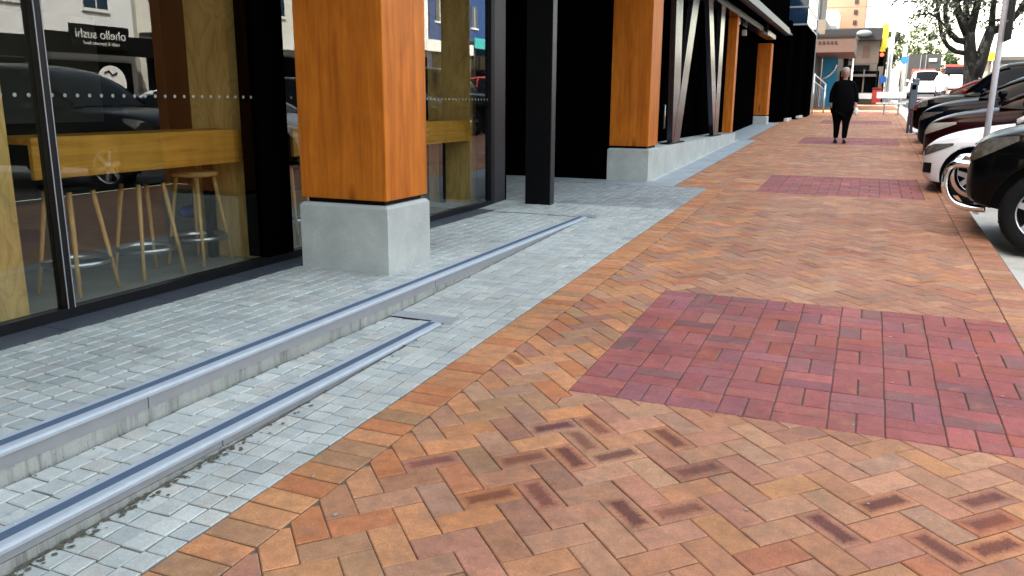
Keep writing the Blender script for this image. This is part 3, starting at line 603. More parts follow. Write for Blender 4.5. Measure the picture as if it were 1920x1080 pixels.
# dirt, moss and gum left on the paving
b = MB(); rd_ = random.Random(5)
def splat(x, y, z, r):
    n_ = 7; b.add([(x + r * rd_.uniform(.6, 1.2) * math.cos(6.283 * k / n_), y + 1.3 * r * rd_.uniform(.6, 1.2) * math.sin(6.283 * k / n_), z + rd_.uniform(0, .0015)) for k in range(n_)], [list(range(n_))])
for k in range(260):
    y_ = 1.1 + abs(rd_.gauss(0, 1.15)); x_ = -2.342 + abs(rd_.gauss(0, .028)); splat(x_, y_, zg(y_) + .004, rd_.uniform(.003, .012))
for k in range(160):
    y_ = rd_.uniform(1.0, 8.2); x_ = -2.742 + abs(rd_.gauss(0, .015)); splat(x_, y_, max(TZ, zg(y_)) + .004, rd_.uniform(.002, .008))
o = b.build('dirt', mat('moss_dirt', (.075, .068, .045), .95, noise=.4, nscale=60)); o['kind'] = 'stuff'; o['label'] = 'mossy dirt gathered along the foot of the steps'
b = MB()
for k in range(45): y_ = rd_.uniform(1.6, 9); x_ = rd_.uniform(-1.9, 1.0); splat(x_, y_, zg(y_) + .0035, rd_.uniform(.004, .011))
for k in range(25): y_ = rd_.uniform(1.6, 9); x_ = rd_.uniform(-3.8, -2.0); splat(x_, y_, (PZ if x_ < -2.86 else max(TZ, zg(y_)) if x_ < -2.42 else zg(y_)) + .004, rd_.uniform(.003, .007)) if abs(x_ + 2.8) > .07 and abs(x_ + 2.38) > .07 else None
o = b.build('gum_spots', mat('gum', (.30, .27, .24), .8)); o['kind'] = 'stuff'; o['label'] = 'pale specks of trodden gum on the paving'
# freestanding blade post
t = thing('steel_post', 'freestanding black steel blade post on grey setts before the entrance', 'post', (-3.59, 9.24, .27))
MB().box(-3.755, -3.44, 9.175, 9.30, .2, 3.6).build('post_body', BLACK, t)
MB().box(-3.439, -3.429, 9.172, 9.303, .2, 3.6).build('edge_highlight', POSTF, t)  # lighter plate puts the bright street-side edge highlight into colour

# ------------------------------------------------------------------ shopfront
S = thing('shop_window', 'full-height glazed shopfront in black frames behind the nearest timber column', 'shopfront', (-4.12, 4, PZ))
XG = -4.119
b = MB(); b.box(-4.19, XG, -16, 9.05, PZ - .1, PZ + .062); b.build('sill_rail', FRAME, S)
b = MB(); b.box(-4.19, XG, -16, 9.05, 3.36, 3.44); b.build('head_rail', FRAME, S)
for ya, yb, xo in ((3.158, 3.214, .006), (-.2, -.145, .006), (-3.6, -3.5, .006)):
    b = MB(); b.box(-4.19, XG + xo, ya, yb, PZ + .062, 3.36); m_ = b.build('mullion', FRAME, S)
    b = MB(); b.box(XG + .0062, XG + .010, ya + .004, ya + .009, PZ + .062, 3.36); b.box(XG + .0062, XG + .010, yb - .009, yb - .004, PZ + .062, 3.36); b.build('gasket', ALUFACE, m_)
b = MB(); b.box(-4.3, XG + .004, 4.90, 5.205, PZ + .062, 3.36); b.build('wide_post', BLKWALL, S)
b = MB(); b.box(-4.3, XG + .004, 8.97, 9.07, PZ - .05, 3.42); b.build('end_post', FRAME, S)
b = MB(); b.box(-4.32, XG - .002, 9.07, 9.395, PZ - .05, 3.42); b.build('clad_jamb', POSTF, S)
for ya, yb, xs in ((-16, -3.6, 0), (-3.5, -.2, 0), (-.145, 3.158, 0), (3.214, 4.90, 0), (5.205, 8.97, 0)):
    b = MB(); b.box(-4.165, -4.155, ya, yb, PZ + .062, 3.36); gp = b.build('glass_pane', GLASS, S)
    if ya > -1 :
        d = MB(); y_ = ya + .035
        while y_ < yb - .02: d.lathe([(.0001, 0), (.011, 0), (.011, .001), (.0001, .001)], (-4.1548, y_, 1.515), 'x', 12, False); y_ += .0805
        d.build('privacy_dots', mat('dot_white', (.22, .22, .21), .8) if 'dot_white' not in MATS else MATS['dot_white'], gp)

# interior shell (part of the building)
b = MB(); b.box(-9.5, -4.19, -16, 9.3, PZ - .12, PZ - .002); b.build('interior_floor', FLOORI, B)
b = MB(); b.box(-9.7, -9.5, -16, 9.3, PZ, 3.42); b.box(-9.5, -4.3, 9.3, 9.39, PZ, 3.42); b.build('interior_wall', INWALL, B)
b = MB(); b.box(-9.5, -9.3, 2, 8, 1.2, 2.5); b.build('menu_wall', mat('menu_grey', (.06, .055, .05), .7), B)

def ply(label, x0, x1, y0, y1, m=PLY, name='plywood_column', cat='interior column', z1=3.42, grp=None):
    t = MB(); t.box(x0, x1, y0, y1, PZ, z1, bev=.004); return tag(t.build(name, m), label, cat, grp)
ply('plywood column inside the window between left mullion and the frame edge', -4.66, -4.38, 2.86, 3.12)
ply('knotty plywood column inside the glass at the right end of the bar counter', -4.95, -4.37, 5.08, 5.28)
ply('dark brown timber post standing behind the right-hand plywood column', -5.75, -5.32, 6.0, 6.3, DKWOOD, 'timber_post')
ply('shaded plywood column inside the glass right of the concrete-based timber column', -4.98, -4.42, 9.0, 9.2)
# bar counters along the glass
def counter(label, y0, y1):
    t = thing('bar_counter', label, 'bar counter', (-4.5, (y0 + y1) / 2, PZ), 'oak bar counters behind the glass')
    MB().box(-4.405, -4.375, y0, y1, 1.036, 1.278, bev=.003).build('front_board', OAK, t)
    MB().box(-4.80, -4.406, y0, y1, 1.236, 1.276, bev=.003).build('counter_top', OAK, t)
    for yy_ in (y0 + .06, y1 - .06):
        MB().box(-4.78, -4.72, yy_ - .03, yy_ + .03, PZ, 1.235).build('leg', BLACK, t)
    return t
counter('oak-fronted bar counter behind the left window pane, stools tucked under', 3.25, 5.06)
counter('oak-fronted bar counter behind the narrow pane right of the timber column', 5.6, 8.98)

# stools: round seat, four splayed timber legs, metal ring
def stool(label, x, y, seatm=BLACK, rot=0):
    t = thing('bar_stool', label, 'bar stool', (0, 0, 0), 'timber-legged bar stools inside the window')
    MB().lathe([(.0001, .66), (.12, .662), (.165, .668), (.17, .68), (.165, .70), (.10, .708), (.0001, .708)], (0, 0, 0), n=28).build('seat', seatm, t)
    for k in range(4):
        a = R(45 + 90 * k); b = MB(); b.tube([(math.cos(a) * .235, math.sin(a) * .235, 0), (math.cos(a) * .135, math.sin(a) * .135, .66)], [.0125, .0165], 10); b.build('leg', OAKLEG, t)
    b = MB(); b.lathe([(.193, .185), (.212, .185), (.212, .215), (.193, .215), (.193, .185)], (0, 0, 0), n=32); b.build('foot_ring', BRUSHED, t)
    t.location = (x, y, PZ); t.rotation_euler.z = R(rot); return t
stool('black-seated timber stool under the bar counter, nearest the mullion', -4.68, 3.70, rot=6)
stool('middle dark-seated timber stool under the left bar counter', -4.66, 4.27, rot=-8)
stool('pale timber-seated stool under the counter beside the right plywood column', -4.69, 4.80, OAKLEG, rot=4)
stool('timber stool seen behind the narrow window strip left of the timber column', -4.70, 5.9, rot=10)
stool('timber stool seen through the pane right of the timber column', -4.70, 7.75, rot=0)
# small blue rounded shape behind the stools
b = MB(); b.ball((-4.95, 4.98, .62), .05, .11, .05, 14, 9); b.ball((-4.95, 5.09, .645), .035, .05, .03, 10, 7)
tag(b.build('blue_shape', ORANGEF), 'small blue rounded shape behind the stools under the counter', 'bag')

# ------------------------------------------------------------------ cars
def cr(p0, p1, p2, p3, t):
    return .5 * (2 * p1 + (p2 - p0) * t + (2 * p0 - 5 * p1 + 4 * p2 - p3) * t * t + (3 * p1 - p0 - 3 * p2 + p3) * t ** 3)
def interp(keys, d):
    if d <= keys[0][0]: return keys[0][1:]
    for i in range(len(keys) - 1):
        a, c = keys[i], keys[i + 1]
        if d <= c[0]:
            # monotone cubic hermite
            t = (d - a[0]) / (c[0] - a[0]); h = c[0] - a[0]; out = []
            for k in range(1, len(a)):
                s1 = (c[k] - a[k]) / h
                sp = (a[k] - keys[i - 1][k]) / (a[0] - keys[i - 1][0]) if i > 0 else s1
                sn = (keys[i + 2][k] - c[k]) / (keys[i + 2][0] - c[0]) if i + 2 < len(keys) else s1
                m0 = 0 if sp * s1 <= 0 else 2 * sp * s1 / (sp + s1); m1 = 0 if sn * s1 <= 0 else 2 * sn * s1 / (sn + s1)
                if i == 0: m0 = s1 * 1.5
                t2, t3 = t * t, t ** 3
                out.append((2 * t3 - 3 * t2 + 1) * a[k] + (t3 - 2 * t2 + t) * h * m0 + (-2 * t3 + 3 * t2) * c[k] + (t3 - t2) * h * m1)
            return out
    return keys[-1][1:]
class CarShape:
    def __init__(s, L, W, body, roof): s.L, s.W, s.body, s.roof = L, W, body, roof
    def sec(s, d):
        zb, zs, zt, wf = interp(s.body, d); w = s.W * wf; h = zs - zb
        P = [(0, zb), (.72 * w, zb), (.90 * w, zb + .02), (.965 * w, zb + .12 * h), (w, zb + .5 * h), (.985 * w, zs - .16 * h), (.94 * w, zs - .02), (.86 * w, zs + (zt - zs) * .55), (.55 * w, zt - .006), (0, zt)]
        return s.spline(P, 4)
    def spline(s, P, n):
        Q = [P[0]] + P + [P[-1]]; out = []
        for i in range(len(P) - 1):
            for k in range(n):
                t = k / n; out.append(tuple(cr(Q[i][j], Q[i + 1][j], Q[i + 2][j], Q[i + 3][j], t) for j in (0, 1)))
        out.append(P[-1]); return out
    def rsec(s, d):
        zbelt, zr, wb, wr = interp(s.roof, d); wb *= s.W; wr *= s.W; h = zr - zbelt
        P = [(wb, zbelt), (wb + (wr - wb) * .55, zbelt + h * .55), (wr, zr - .10 * h - .02 * (h > .2)), (wr * .86, zr - .02 * h), (wr * .5, zr + .03 * h), (0, zr + .045 * h)]
        return s.spline(P, 4)
    def side(s, d, z, roof=False):
        q = s.rsec(d) if roof else s.sec(d)[8:]
        for i in range(len(q) - 1):
            if q[i][1] <= z <= q[i + 1][1] and q[i + 1][1] > q[i][1]:
                t = (z - q[i][1]) / (q[i + 1][1] - q[i][1]); return q[i][0] + (q[i + 1][0] - q[i][0]) * t
        return q[0][0] if z < q[0][1] else q[-1][0] if not roof else q[-1][0]
def patch(cs, fn_z0, fn_z1, d0, d1, off, sgn, nd=16, nz=6, roof=False):
    """skin patch lying just proud of one flank between heights fn_z0(d)..fn_z1(d)"""
    b = MB(); vs = []; X = lambda d: cs.L / 2 - d
    for i in range(nd + 1):
        d = d0 + (d1 - d0) * i / nd; a, c = fn_z0(d), fn_z1(d)
        for k in range(nz + 1):
            z = a + (c - a) * k / nz; yv = cs.side(d, z, roof) + off; vs.append((X(d) + off * .5, sgn * yv, z))
    fs = [[i * (nz + 1) + k, (i + 1) * (nz + 1) + k, (i + 1) * (nz + 1) + k + 1, i * (nz + 1) + k + 1] for i in range(nd) for k in range(nz)]
    return b.add(vs, fs, True)
def car(name, label, cat, L, W, body, roof, wheels, wr, P, loc, rotz, lamp=LAMP, lampf=None, extras=None, group='cars parked nose-in along the kerb', archr=None, fog=None, ind=None, dmax=None):
    cs = CarShape(L, W, body, roof); t = thing(name, label, cat, (0, 0, 0), group); X = lambda d: L / 2 - d
    # body
    ds = []; d = 0
    while d < L - .001: ds.append(d); d += .018 if d < .12 else .04 if (d < .5 or d > L - .4) else .09
    ds.append(L)
    b = MB(); vs = []; n = None
    for d in ds:
        h = cs.sec(d); ring = [(X(d), y, z) for y, z in h] + [(X(d), -y, z) for y, z in h[-2:0:-1]]; n = len(ring); vs += ring
    fs = [[i * n + k, i * n + (k + 1) % n, (i + 1) * n + (k + 1) % n, (i + 1) * n + k] for i in range(len(ds) - 1) for k in range(n)]
    b.add(vs, fs, True); b.f.append(list(range(n))); b.sm.append(False); b.mi.append(0); b.f.append([(len(ds) - 1) * n + k for k in range(n)][::-1]); b.sm.append(False); b.mi.append(0)
    bo = b.build('body', [P, PLAST], t)
    ar = archr or wr * 1.17
    for wd in wheels:
        for sg in (1, -1):
            c = MB(); c.lathe([(.0001, -.2), (ar, -.2), (ar, .2), (.0001, .2)], (X(wd), sg * (W - .1), wr + .015), 'y', 32, False); cut = c.build('cut', PLAST)
            md = bo.modifiers.new('arch', 'BOOLEAN'); md.operation = 'DIFFERENCE'; md.solver = 'EXACT'; md.object = cut
            dg = bpy.context.evaluated_depsgraph_get(); nm = bpy.data.meshes.new_from_object(bo.evaluated_get(dg)); bo.modifiers.remove(md); old = bo.data; bo.data = nm; bpy.data.meshes.remove(old); bpy.data.objects.remove(cut)
    for p in bo.data.polygons:
        c = p.center
        for wd in wheels:
            if math.hypot(c.x - X(wd), c.z - wr - .015) < ar * 1.004 and abs(c.y) > .3 and abs(c.y) < W * .985: p.material_index = 1; p.use_smooth = False
        if c.z < body[len(body) // 2][1] + .06: p.material_index = 1
    # cabin glass and roof
    r0, r1 = roof[0][0], roof[-1][0]; b = MB(); vs = []; rs = [r0 + (r1 - r0) * i / 34 for i in range(35)]
    for d in rs:
        h = cs.rsec(d); ring = [(X(d), y, z) for y, z in h] + [(X(d), -y, z) for y, z in h[-2::-1]]; n = len(ring); vs += ring
    b.add(vs, [[i * n + k, i * n + k + 1, (i + 1) * n + k + 1, (i + 1) * n + k] for i in range(34) for k in range(n - 1)], True); b.build('window', DKGLASS, t)
    ra, rb = roof[1][0], roof[-2][0]; b = MB(); vs = []; rs = [ra - .05 + (rb - ra + .1) * i / 20 for i in range(21)]
    for d in rs:
        h = cs.rsec(d)[9:]; ring = [(X(d), y + .006, z + .006) for y, z in h[:-1]] + [(X(d), 0, h[-1][1] + .007)] + [(X(d), -y - .006, z + .006) for y, z in h[-2::-1]]; n = len(ring); vs += ring
    b.add(vs, [[i * n + k, i * n + k + 1, (i + 1) * n + k + 1, (i + 1) * n + k] for i in range(20) for k in range(n - 1)], True); b.build('roof', P, t)
    for sg in (1, -1):
        def edge(i, dd): h = cs.rsec(dd); return (X(dd), sg * (h[i][0] + .004), h[i][1] + .004)
        b = MB(); b.tube([edge(8, r0 + .02 + (ra - r0) * k / 8) for k in range(9)], .03, 8); b.build('pillar', P, t)
        b = MB(); b.tube([edge(8, rb + (r1 - rb - .03) * k / 8) for k in range(9)], .045, 8); b.build('pillar', P, t)
        md = (r0 * .42 + r1 * .58)
        b = MB(); b.tube([edge(k, md) for k in range(0, 10)], .028, 8); b.build('pillar', P, t)
        # mirror
        mx = r0 + .38; zb = interp(roof, mx)[0]; yb = cs.side(mx, zb - .03)
        b = MB(); b.ball((X(mx), sg * (yb + .12), zb + .09), .075, .10, .075, 14, 9); b.tube([(X(mx), sg * (yb - .04), zb + .02), (X(mx), sg * (yb + .08), zb + .06)], .022, 8); b.build('mirror', P, t)
        # door seams and handle
        zs = interp(body, md)[1]; zb_ = interp(body, md)[0]
        for dd in (r0 + .28, md, min(r1 - .5, wheels[1] - ar - .02)):
            patch(cs, lambda d: zb_ + .08, lambda d: zs - .02, dd, dd + .012, .0015, sg, 1, 10).build('door_seam', PLAST, t)
        for dd in (md - .28, md + .55):
            yh = cs.side(dd, zs - .13); b = MB(); b.box(X(dd) - .09, X(dd) + .09, sg * (yh + .028), sg * (yh - .01), zs - .145, zs - .115, bev=.008); b.build('door_handle', P, t)
        if lampf: patch(cs, lampf[2], lampf[3], lampf[0], lampf[1], .006, sg, 18, 7).build('headlight', lamp, t)
        if ind: patch(cs, ind[2], ind[3], ind[0], ind[1], .007, sg, 8, 4).build('indicator', AMBER, t)
        if fog: patch(cs, fog[2], fog[3], fog[0], fog[1], .005, sg, 6, 5).build('fog_recess', PLAST, t)
        # tail lamp
        zt_ = interp(body, L - .05)[1]; patch(cs, lambda d: zt_ - .24, lambda d: zt_ - .04, L - .35, L - .015, .005, sg, 8, 4).build('tail_light', AMBER, t)
        for wd in wheels:
            c = (X(wd), sg * (W - .105), wr); s_ = sg
            b = MB(); tw = .105
            b.lathe([(wr * .64, -tw), (wr * .9, -tw), (wr * .985, -tw * .7), (wr, -tw * .3), (wr, tw * .3), (wr * .985, tw * .7), (wr * .9, tw), (wr * .64, tw), (wr * .64, -tw)], c, 'y', 36); wo = b.build('wheel', RUBBER, t)
            b = MB(); o_ = s_ * .055
            b.lathe([(wr * .655, s_ * .09), (wr * .62, s_ * .094), (wr * .60, o_), (wr * .60, -s_ * .06)], c, 'y', 32)
            b.lathe([(.0001, o_ + s_ * .02), (wr * .16, o_ + s_ * .02), (wr * .18, o_), (wr * .18, -s_ * .03)], c, 'y', 20)
            for k in range(6):
                a = math.pi / 3 * k + .3; u = Vector((math.cos(a), 0, math.sin(a))); v = Vector((-math.sin(a), 0, math.cos(a))); C0 = Vector(c)
                q = lambda r_, w_, yy: C0 + u * r_ + v * w_ + Vector((0, yy, 0))
                b.hexa([q(wr * .12, -.035, o_ - s_ * .03), q(wr * .62, -.03, o_ - s_ * .03), q(wr * .62, .03, o_ - s_ * .03), q(wr * .12, .035, o_ - s_ * .03)], [q(wr * .12, -.032, o_ + s_ * .012), q(wr * .62, -.026, o_ + s_ * .018), q(wr * .62, .026, o_ + s_ * .018), q(wr * .12, .032, o_ + s_ * .012)])
            b.build('rim', ALLOY, wo)
            b = MB(); b.lathe([(.0001, -s_ * .07), (wr * .6, -s_ * .07)], c, 'y', 20); b.build('hub_shade', PLAST, wo)
    # grille and number plate face
    z0, z1 = body[0][1] + .06, body[0][2]
    if extras: extras(cs, t, X)
    if len(loc) == 4:   # loc = nearest front corner, heading rotz
        wc = W * .62; c_, s_ = math.cos(rotz), math.sin(rotz); loc = (loc[0] - (c_ * L / 2 - s_ * wc), loc[1] - (s_ * L / 2 + c_ * wc), loc[2])
    t.location = loc; t.rotation_euler.z = rotz
    return t, cs
SUVB = [(0, .50, .80, .83, .66), (.05, .43, .90, .95, .82), (.2, .38, .98, 1.05, .93), (.5, .34, 1.04, 1.12, .985), (1.3, .33, 1.07, 1.18, 1), (1.7, .33, 1.09, 1.2, 1), (3.6, .33, 1.12, 1.2, 1), (4.5, .38, 1.1, 1.16, .975), (4.72, .46, 1.02, 1.06, .9)]
SUVR = [(1.28, 1.15, 1.17, .88, .80), (2.15, 1.10, 1.70, .92, .74), (3.0, 1.10, 1.76, .93, .76), (4.2, 1.12, 1.71, .92, .72), (4.66, 1.14, 1.18, .88, .72)]
SEDB = [(0, .34, .58, .60, .62), (.05, .26, .67, .70, .76), (.18, .20, .73, .79, .89), (.45, .18, .80, .88, .975), (1.0, .17, .86, .97, 1), (1.35, .17, .90, 1.0, 1), (3.4, .17, .95, 1.02, 1), (4.2, .22, .95, 1.02, .96), (4.5, .32, .86, .9, .84)]
SEDR = [(1.0, .96, .98, .88, .80), (1.95, .92, 1.41, .92, .70), (2.6, .93, 1.46, .93, .71), (3.3, .95, 1.38, .92, .68), (4.0, .98, 1.02, .86, .66)]

def nudge(cs, t, X):
    # chrome nudge bar: two side hoops joined by a top rail, on plastic valance
    b = MB(); K = [(.14, .75), (.0, .765), (-.09, .765), (-.145, .735), (-.17, .67), (-.175, .59), (-.165, .52), (-.135, .455), (-.08, .40), (.0, .37), (.10, .36), (.2, .36)]
    for sg in (1, -1):
        P_ = []
        for i_ in range(len(K) - 1):
            q = [K[max(i_ - 1, 0)], K[i_], K[i_ + 1], K[min(i_ + 2, len(K) - 1)]]
            for k in range(5): P_.append((X(cr(*[c[0] for c in q], k / 5)), sg * .62, cr(*[c[1] for c in q], k / 5)))
        b.tube(P_, .036, 16)
    b.tube([(X(-.12), -.62, .755), (X(-.12), .62, .755)], .034, 16)
    b.build('nudge_bar', CHROME, t)
    b = MB(); b.box(X(.02), X(.11), -.55, .55, .60, .80, bev=.02); b.build('grille', PLAST, t)
    for sg in (1, -1):
        MB().box(X(.30), X(.40), sg * .70, sg * .92, .27, .40).build('mud_flap', RUBBER, t)
pass
def grille(cs, t, X):
    b = MB(); b.box(X(-.004), X(.06), -.42, .42, .46, .56, bev=.01); b.build('grille', PLAST, t)
def rz(y): return zg(y) - .104
# angle of each car: nose towards the footpath
car('black_four_wheel_drive', 'black four-wheel drive with chrome nudge bar, nearest car at the kerb', 'car', 4.72, .94, [(d, a, c + .02, e + .02, f_) for d, a, c, e, f_ in SUVB], [(d, a + .02, c + .04, e, f_) for d, a, c, e, f_ in SUVR], (.665, 3.5), .375, PBLACK, (.905, 8.86, rz(9.3), 1), R(172),
    lampf=(.015, .38, lambda d: .79 + .56 * d, lambda d: min(.93 + .55 * d, 1.0 + .13 * d)), extras=nudge)
car('white_hatchback', 'glossy white hatchback with dark fog recess parked behind the nudge-bar car', 'car', 4.5, .87, SEDB, SEDR, (.60, 3.2), .315, PWHITE, (.70, 12.2, rz(12.6), 1), R(172),
    lampf=(.02, .36, lambda d: .545 + .44 * d, lambda d: min(.655 + .42 * d, .70 + .09 * d)), fog=(.02, .13, lambda d: .34, lambda d: .47), extras=grille)
car('red_tinted_sedan', 'dark sedan, red side reflection painted in, with pale headlight beside the white hatchback', 'car', 4.5, .88, [(d, zb + .04, zs + .1, zt + .12, w_) for d, zb, zs, zt, w_ in SEDB], [(d, a + .12, c + .12, e, f_) for d, a, c, e, f_ in SEDR], (.66, 3.2), .33, PREDTINT, (.84, 15.0, rz(15.4), 1), R(172),
    lamp=LAMPW, lampf=(.02, .46, lambda d: .64 + .40 * d, lambda d: min(.78 + .42 * d, .83 + .06 * d)), extras=grille)
car('navy_hatchback', 'dark navy hatchback with narrow headlight between red-tinted sedan and black wagon', 'car', 4.3, .88, [(d * .955, zb + .06, zs + .18, zt + .2, w_) for d, zb, zs, zt, w_ in SEDB], [(d * .955, a + .2, c + .18, e, f_) for d, a, c, e, f_ in SEDR], (.66, 3.1), .33, PNAVY, (.88, 17.8, rz(18.2), 1), R(172),
    lampf=(.02, .44, lambda d: .72 + .42 * d, lambda d: min(.84 + .42 * d, .88 + .06 * d)), extras=grille)
car('black_wagon', 'tall black wagon with red front lamp, farthest dark car behind the parking meter', 'car', 4.72, .94, SUVB, [(.98, 1.14, 1.16, .88, .80), (1.75, 1.10, 1.78, .92, .76), (2.9, 1.10, 1.85, .93, .77), (4.2, 1.12, 1.80, .92, .74), (4.66, 1.14, 1.18, .88, .72)], (.78, 3.5), .375, PBLACK, (.88, 20.7, rz(21.2), 1), R(172),
    lampf=(.02, .3, lambda d: .84 + .2 * d, lambda d: .97 + .25 * d), ind=(.0, .10, lambda d: .82, lambda d: .98), extras=grille)
car('red_hatchback', 'red hatchback whose roof shows above the black wagon bonnet', 'car', 4.3, .86, [(d * .955, zb, zs + .1, zt + .1, w_) for d, zb, zs, zt, w_ in SEDB], [(d * .955, a + .1, c + .12, e, f_) for d, a, c, e, f_ in SEDR], (.7, 3.1), .32, PRED, (.95, 25.2, rz(25.6), 1), R(172), extras=grille)
car('white_wagon', 'white wagon in the street beyond the parking meter, bluish rear glass', 'car', 4.6, .95, [(d * .975, a, c, e, f_) for d, a, c, e, f_ in SUVB], [(d * .975, a, c, e, f_) for d, a, c, e, f_ in SUVR], (.78, 3.4), .36, PWHITE, (3.15, 62, rz(62)), R(90), group='vehicles on the far street')
car('white_van', 'white van with a red roof stripe far along the street near tree', 'van', 4.6, 1.0, [(d * .975, a, c + .15, e + .15, f_) for d, a, c, e, f_ in SUVB], [(d * .975, a + .15, c + .45, e, f_ + .1) for d, a, c, e, f_ in SUVR], (.78, 3.4), .36, PWHITE, (6.1, 78, rz(78)), R(-90), group='vehicles on the far street',
    extras=lambda cs, t, X: MB().box(X(2.0), X(2.3), -.8, .8, 2.16, 2.34, bev=.03).build('roof_sign', REDSIGN, t))

# parking meter
t = thing('parking_meter', 'slim dark grey parking meter post at the kerb beside black wagon', 'parking meter', (1.0, 23.9, zg(23.9)))
z0 = zg(23.9)
MB().box(.905, .965, 23.85, 23.93, z0, z0 + .9, bev=.01).build('post', mat('meter_post', (.05, .06, .075), .4, metal=.5), t)
MB().box(.985, 1.05, 23.85, 23.93, z0, z0 + .9, bev=.01).build('post', MATS['meter_post'], t)
b = MB(); b.box(.89, 1.075, 23.82, 23.96, z0 + .62, z0 + 1.30, bev=.03); b.box(.93, 1.10, 23.83, 23.95, z0 + 1.22, z0 + 1.40, bev=.04); b.build('meter_body', mat('meter_blue_grey', (.10, .125, .155), .4, metal=.4, noise=.2), t)
MB().box(.93, 1.03, 23.815, 23.822, z0 + 1.12, z0 + 1.24).build('display', DKGLASS, t)
MB().box(.84, 1.12, 23.78, 24.0, z0 - .02, z0 + .02).build('base_plate', PALEC, t)
# white pole with a sign edge-on
t = thing('sign_pole', 'white pole with dark edge-on sign standing between the two nearest cars', 'sign pole', (1.27, 11.05, zg(11.05) - .1))
b = MB(); b.tube([(1.262, 11.05, .1), (1.30, 11.05, 4.2)], .033, 14); b.build('pole', mat('pole_white', (.62, .62, .68), .4), t)
b = MB(); b.box(1.335, 1.355, 10.78, 11.32, 2.20, 3.0, bev=.004); b.build('sign_panel', DKGREY, t)
b = MB(); b.box(1.28, 1.34, 11.03, 11.07, 2.4, 2.43); b.box(1.28, 1.34, 11.03, 11.07, 2.8, 2.83); b.build('bracket', ALUFACE, t)

# ------------------------------------------------------------------ people
def skin_mesh(name, pts, edges, m, parent, sub=2):
    """pts: list (x,y,z,rx,ry); one connected tree"""
    me = bpy.data.meshes.new(name); me.from_pydata([p[:3] for p in pts], edges, []); o = bpy.data.objects.new(name, me); SC.collection.objects.link(o)
    md = o.modifiers.new('skin', 'SKIN'); md.use_smooth_shade = True; md.branch_smoothing = .6
    sv = me.skin_vertices[0].data
    for i, p in enumerate(pts): sv[i].radius = (p[3], p[4]); sv[i].use_root = (i == 0)
    sd = o.modifiers.new('sub', 'SUBSURF'); sd.levels = sub; sd.render_levels = sub
    dg = bpy.context.evaluated_depsgraph_get(); nm = bpy.data.meshes.new_from_object(o.evaluated_get(dg)); o.modifiers.clear(); o.data = nm; nm.materials.clear(); nm.materials.append(m)
    for p in nm.polygons: p.use_smooth = True
    if parent: o.parent = parent
    return o
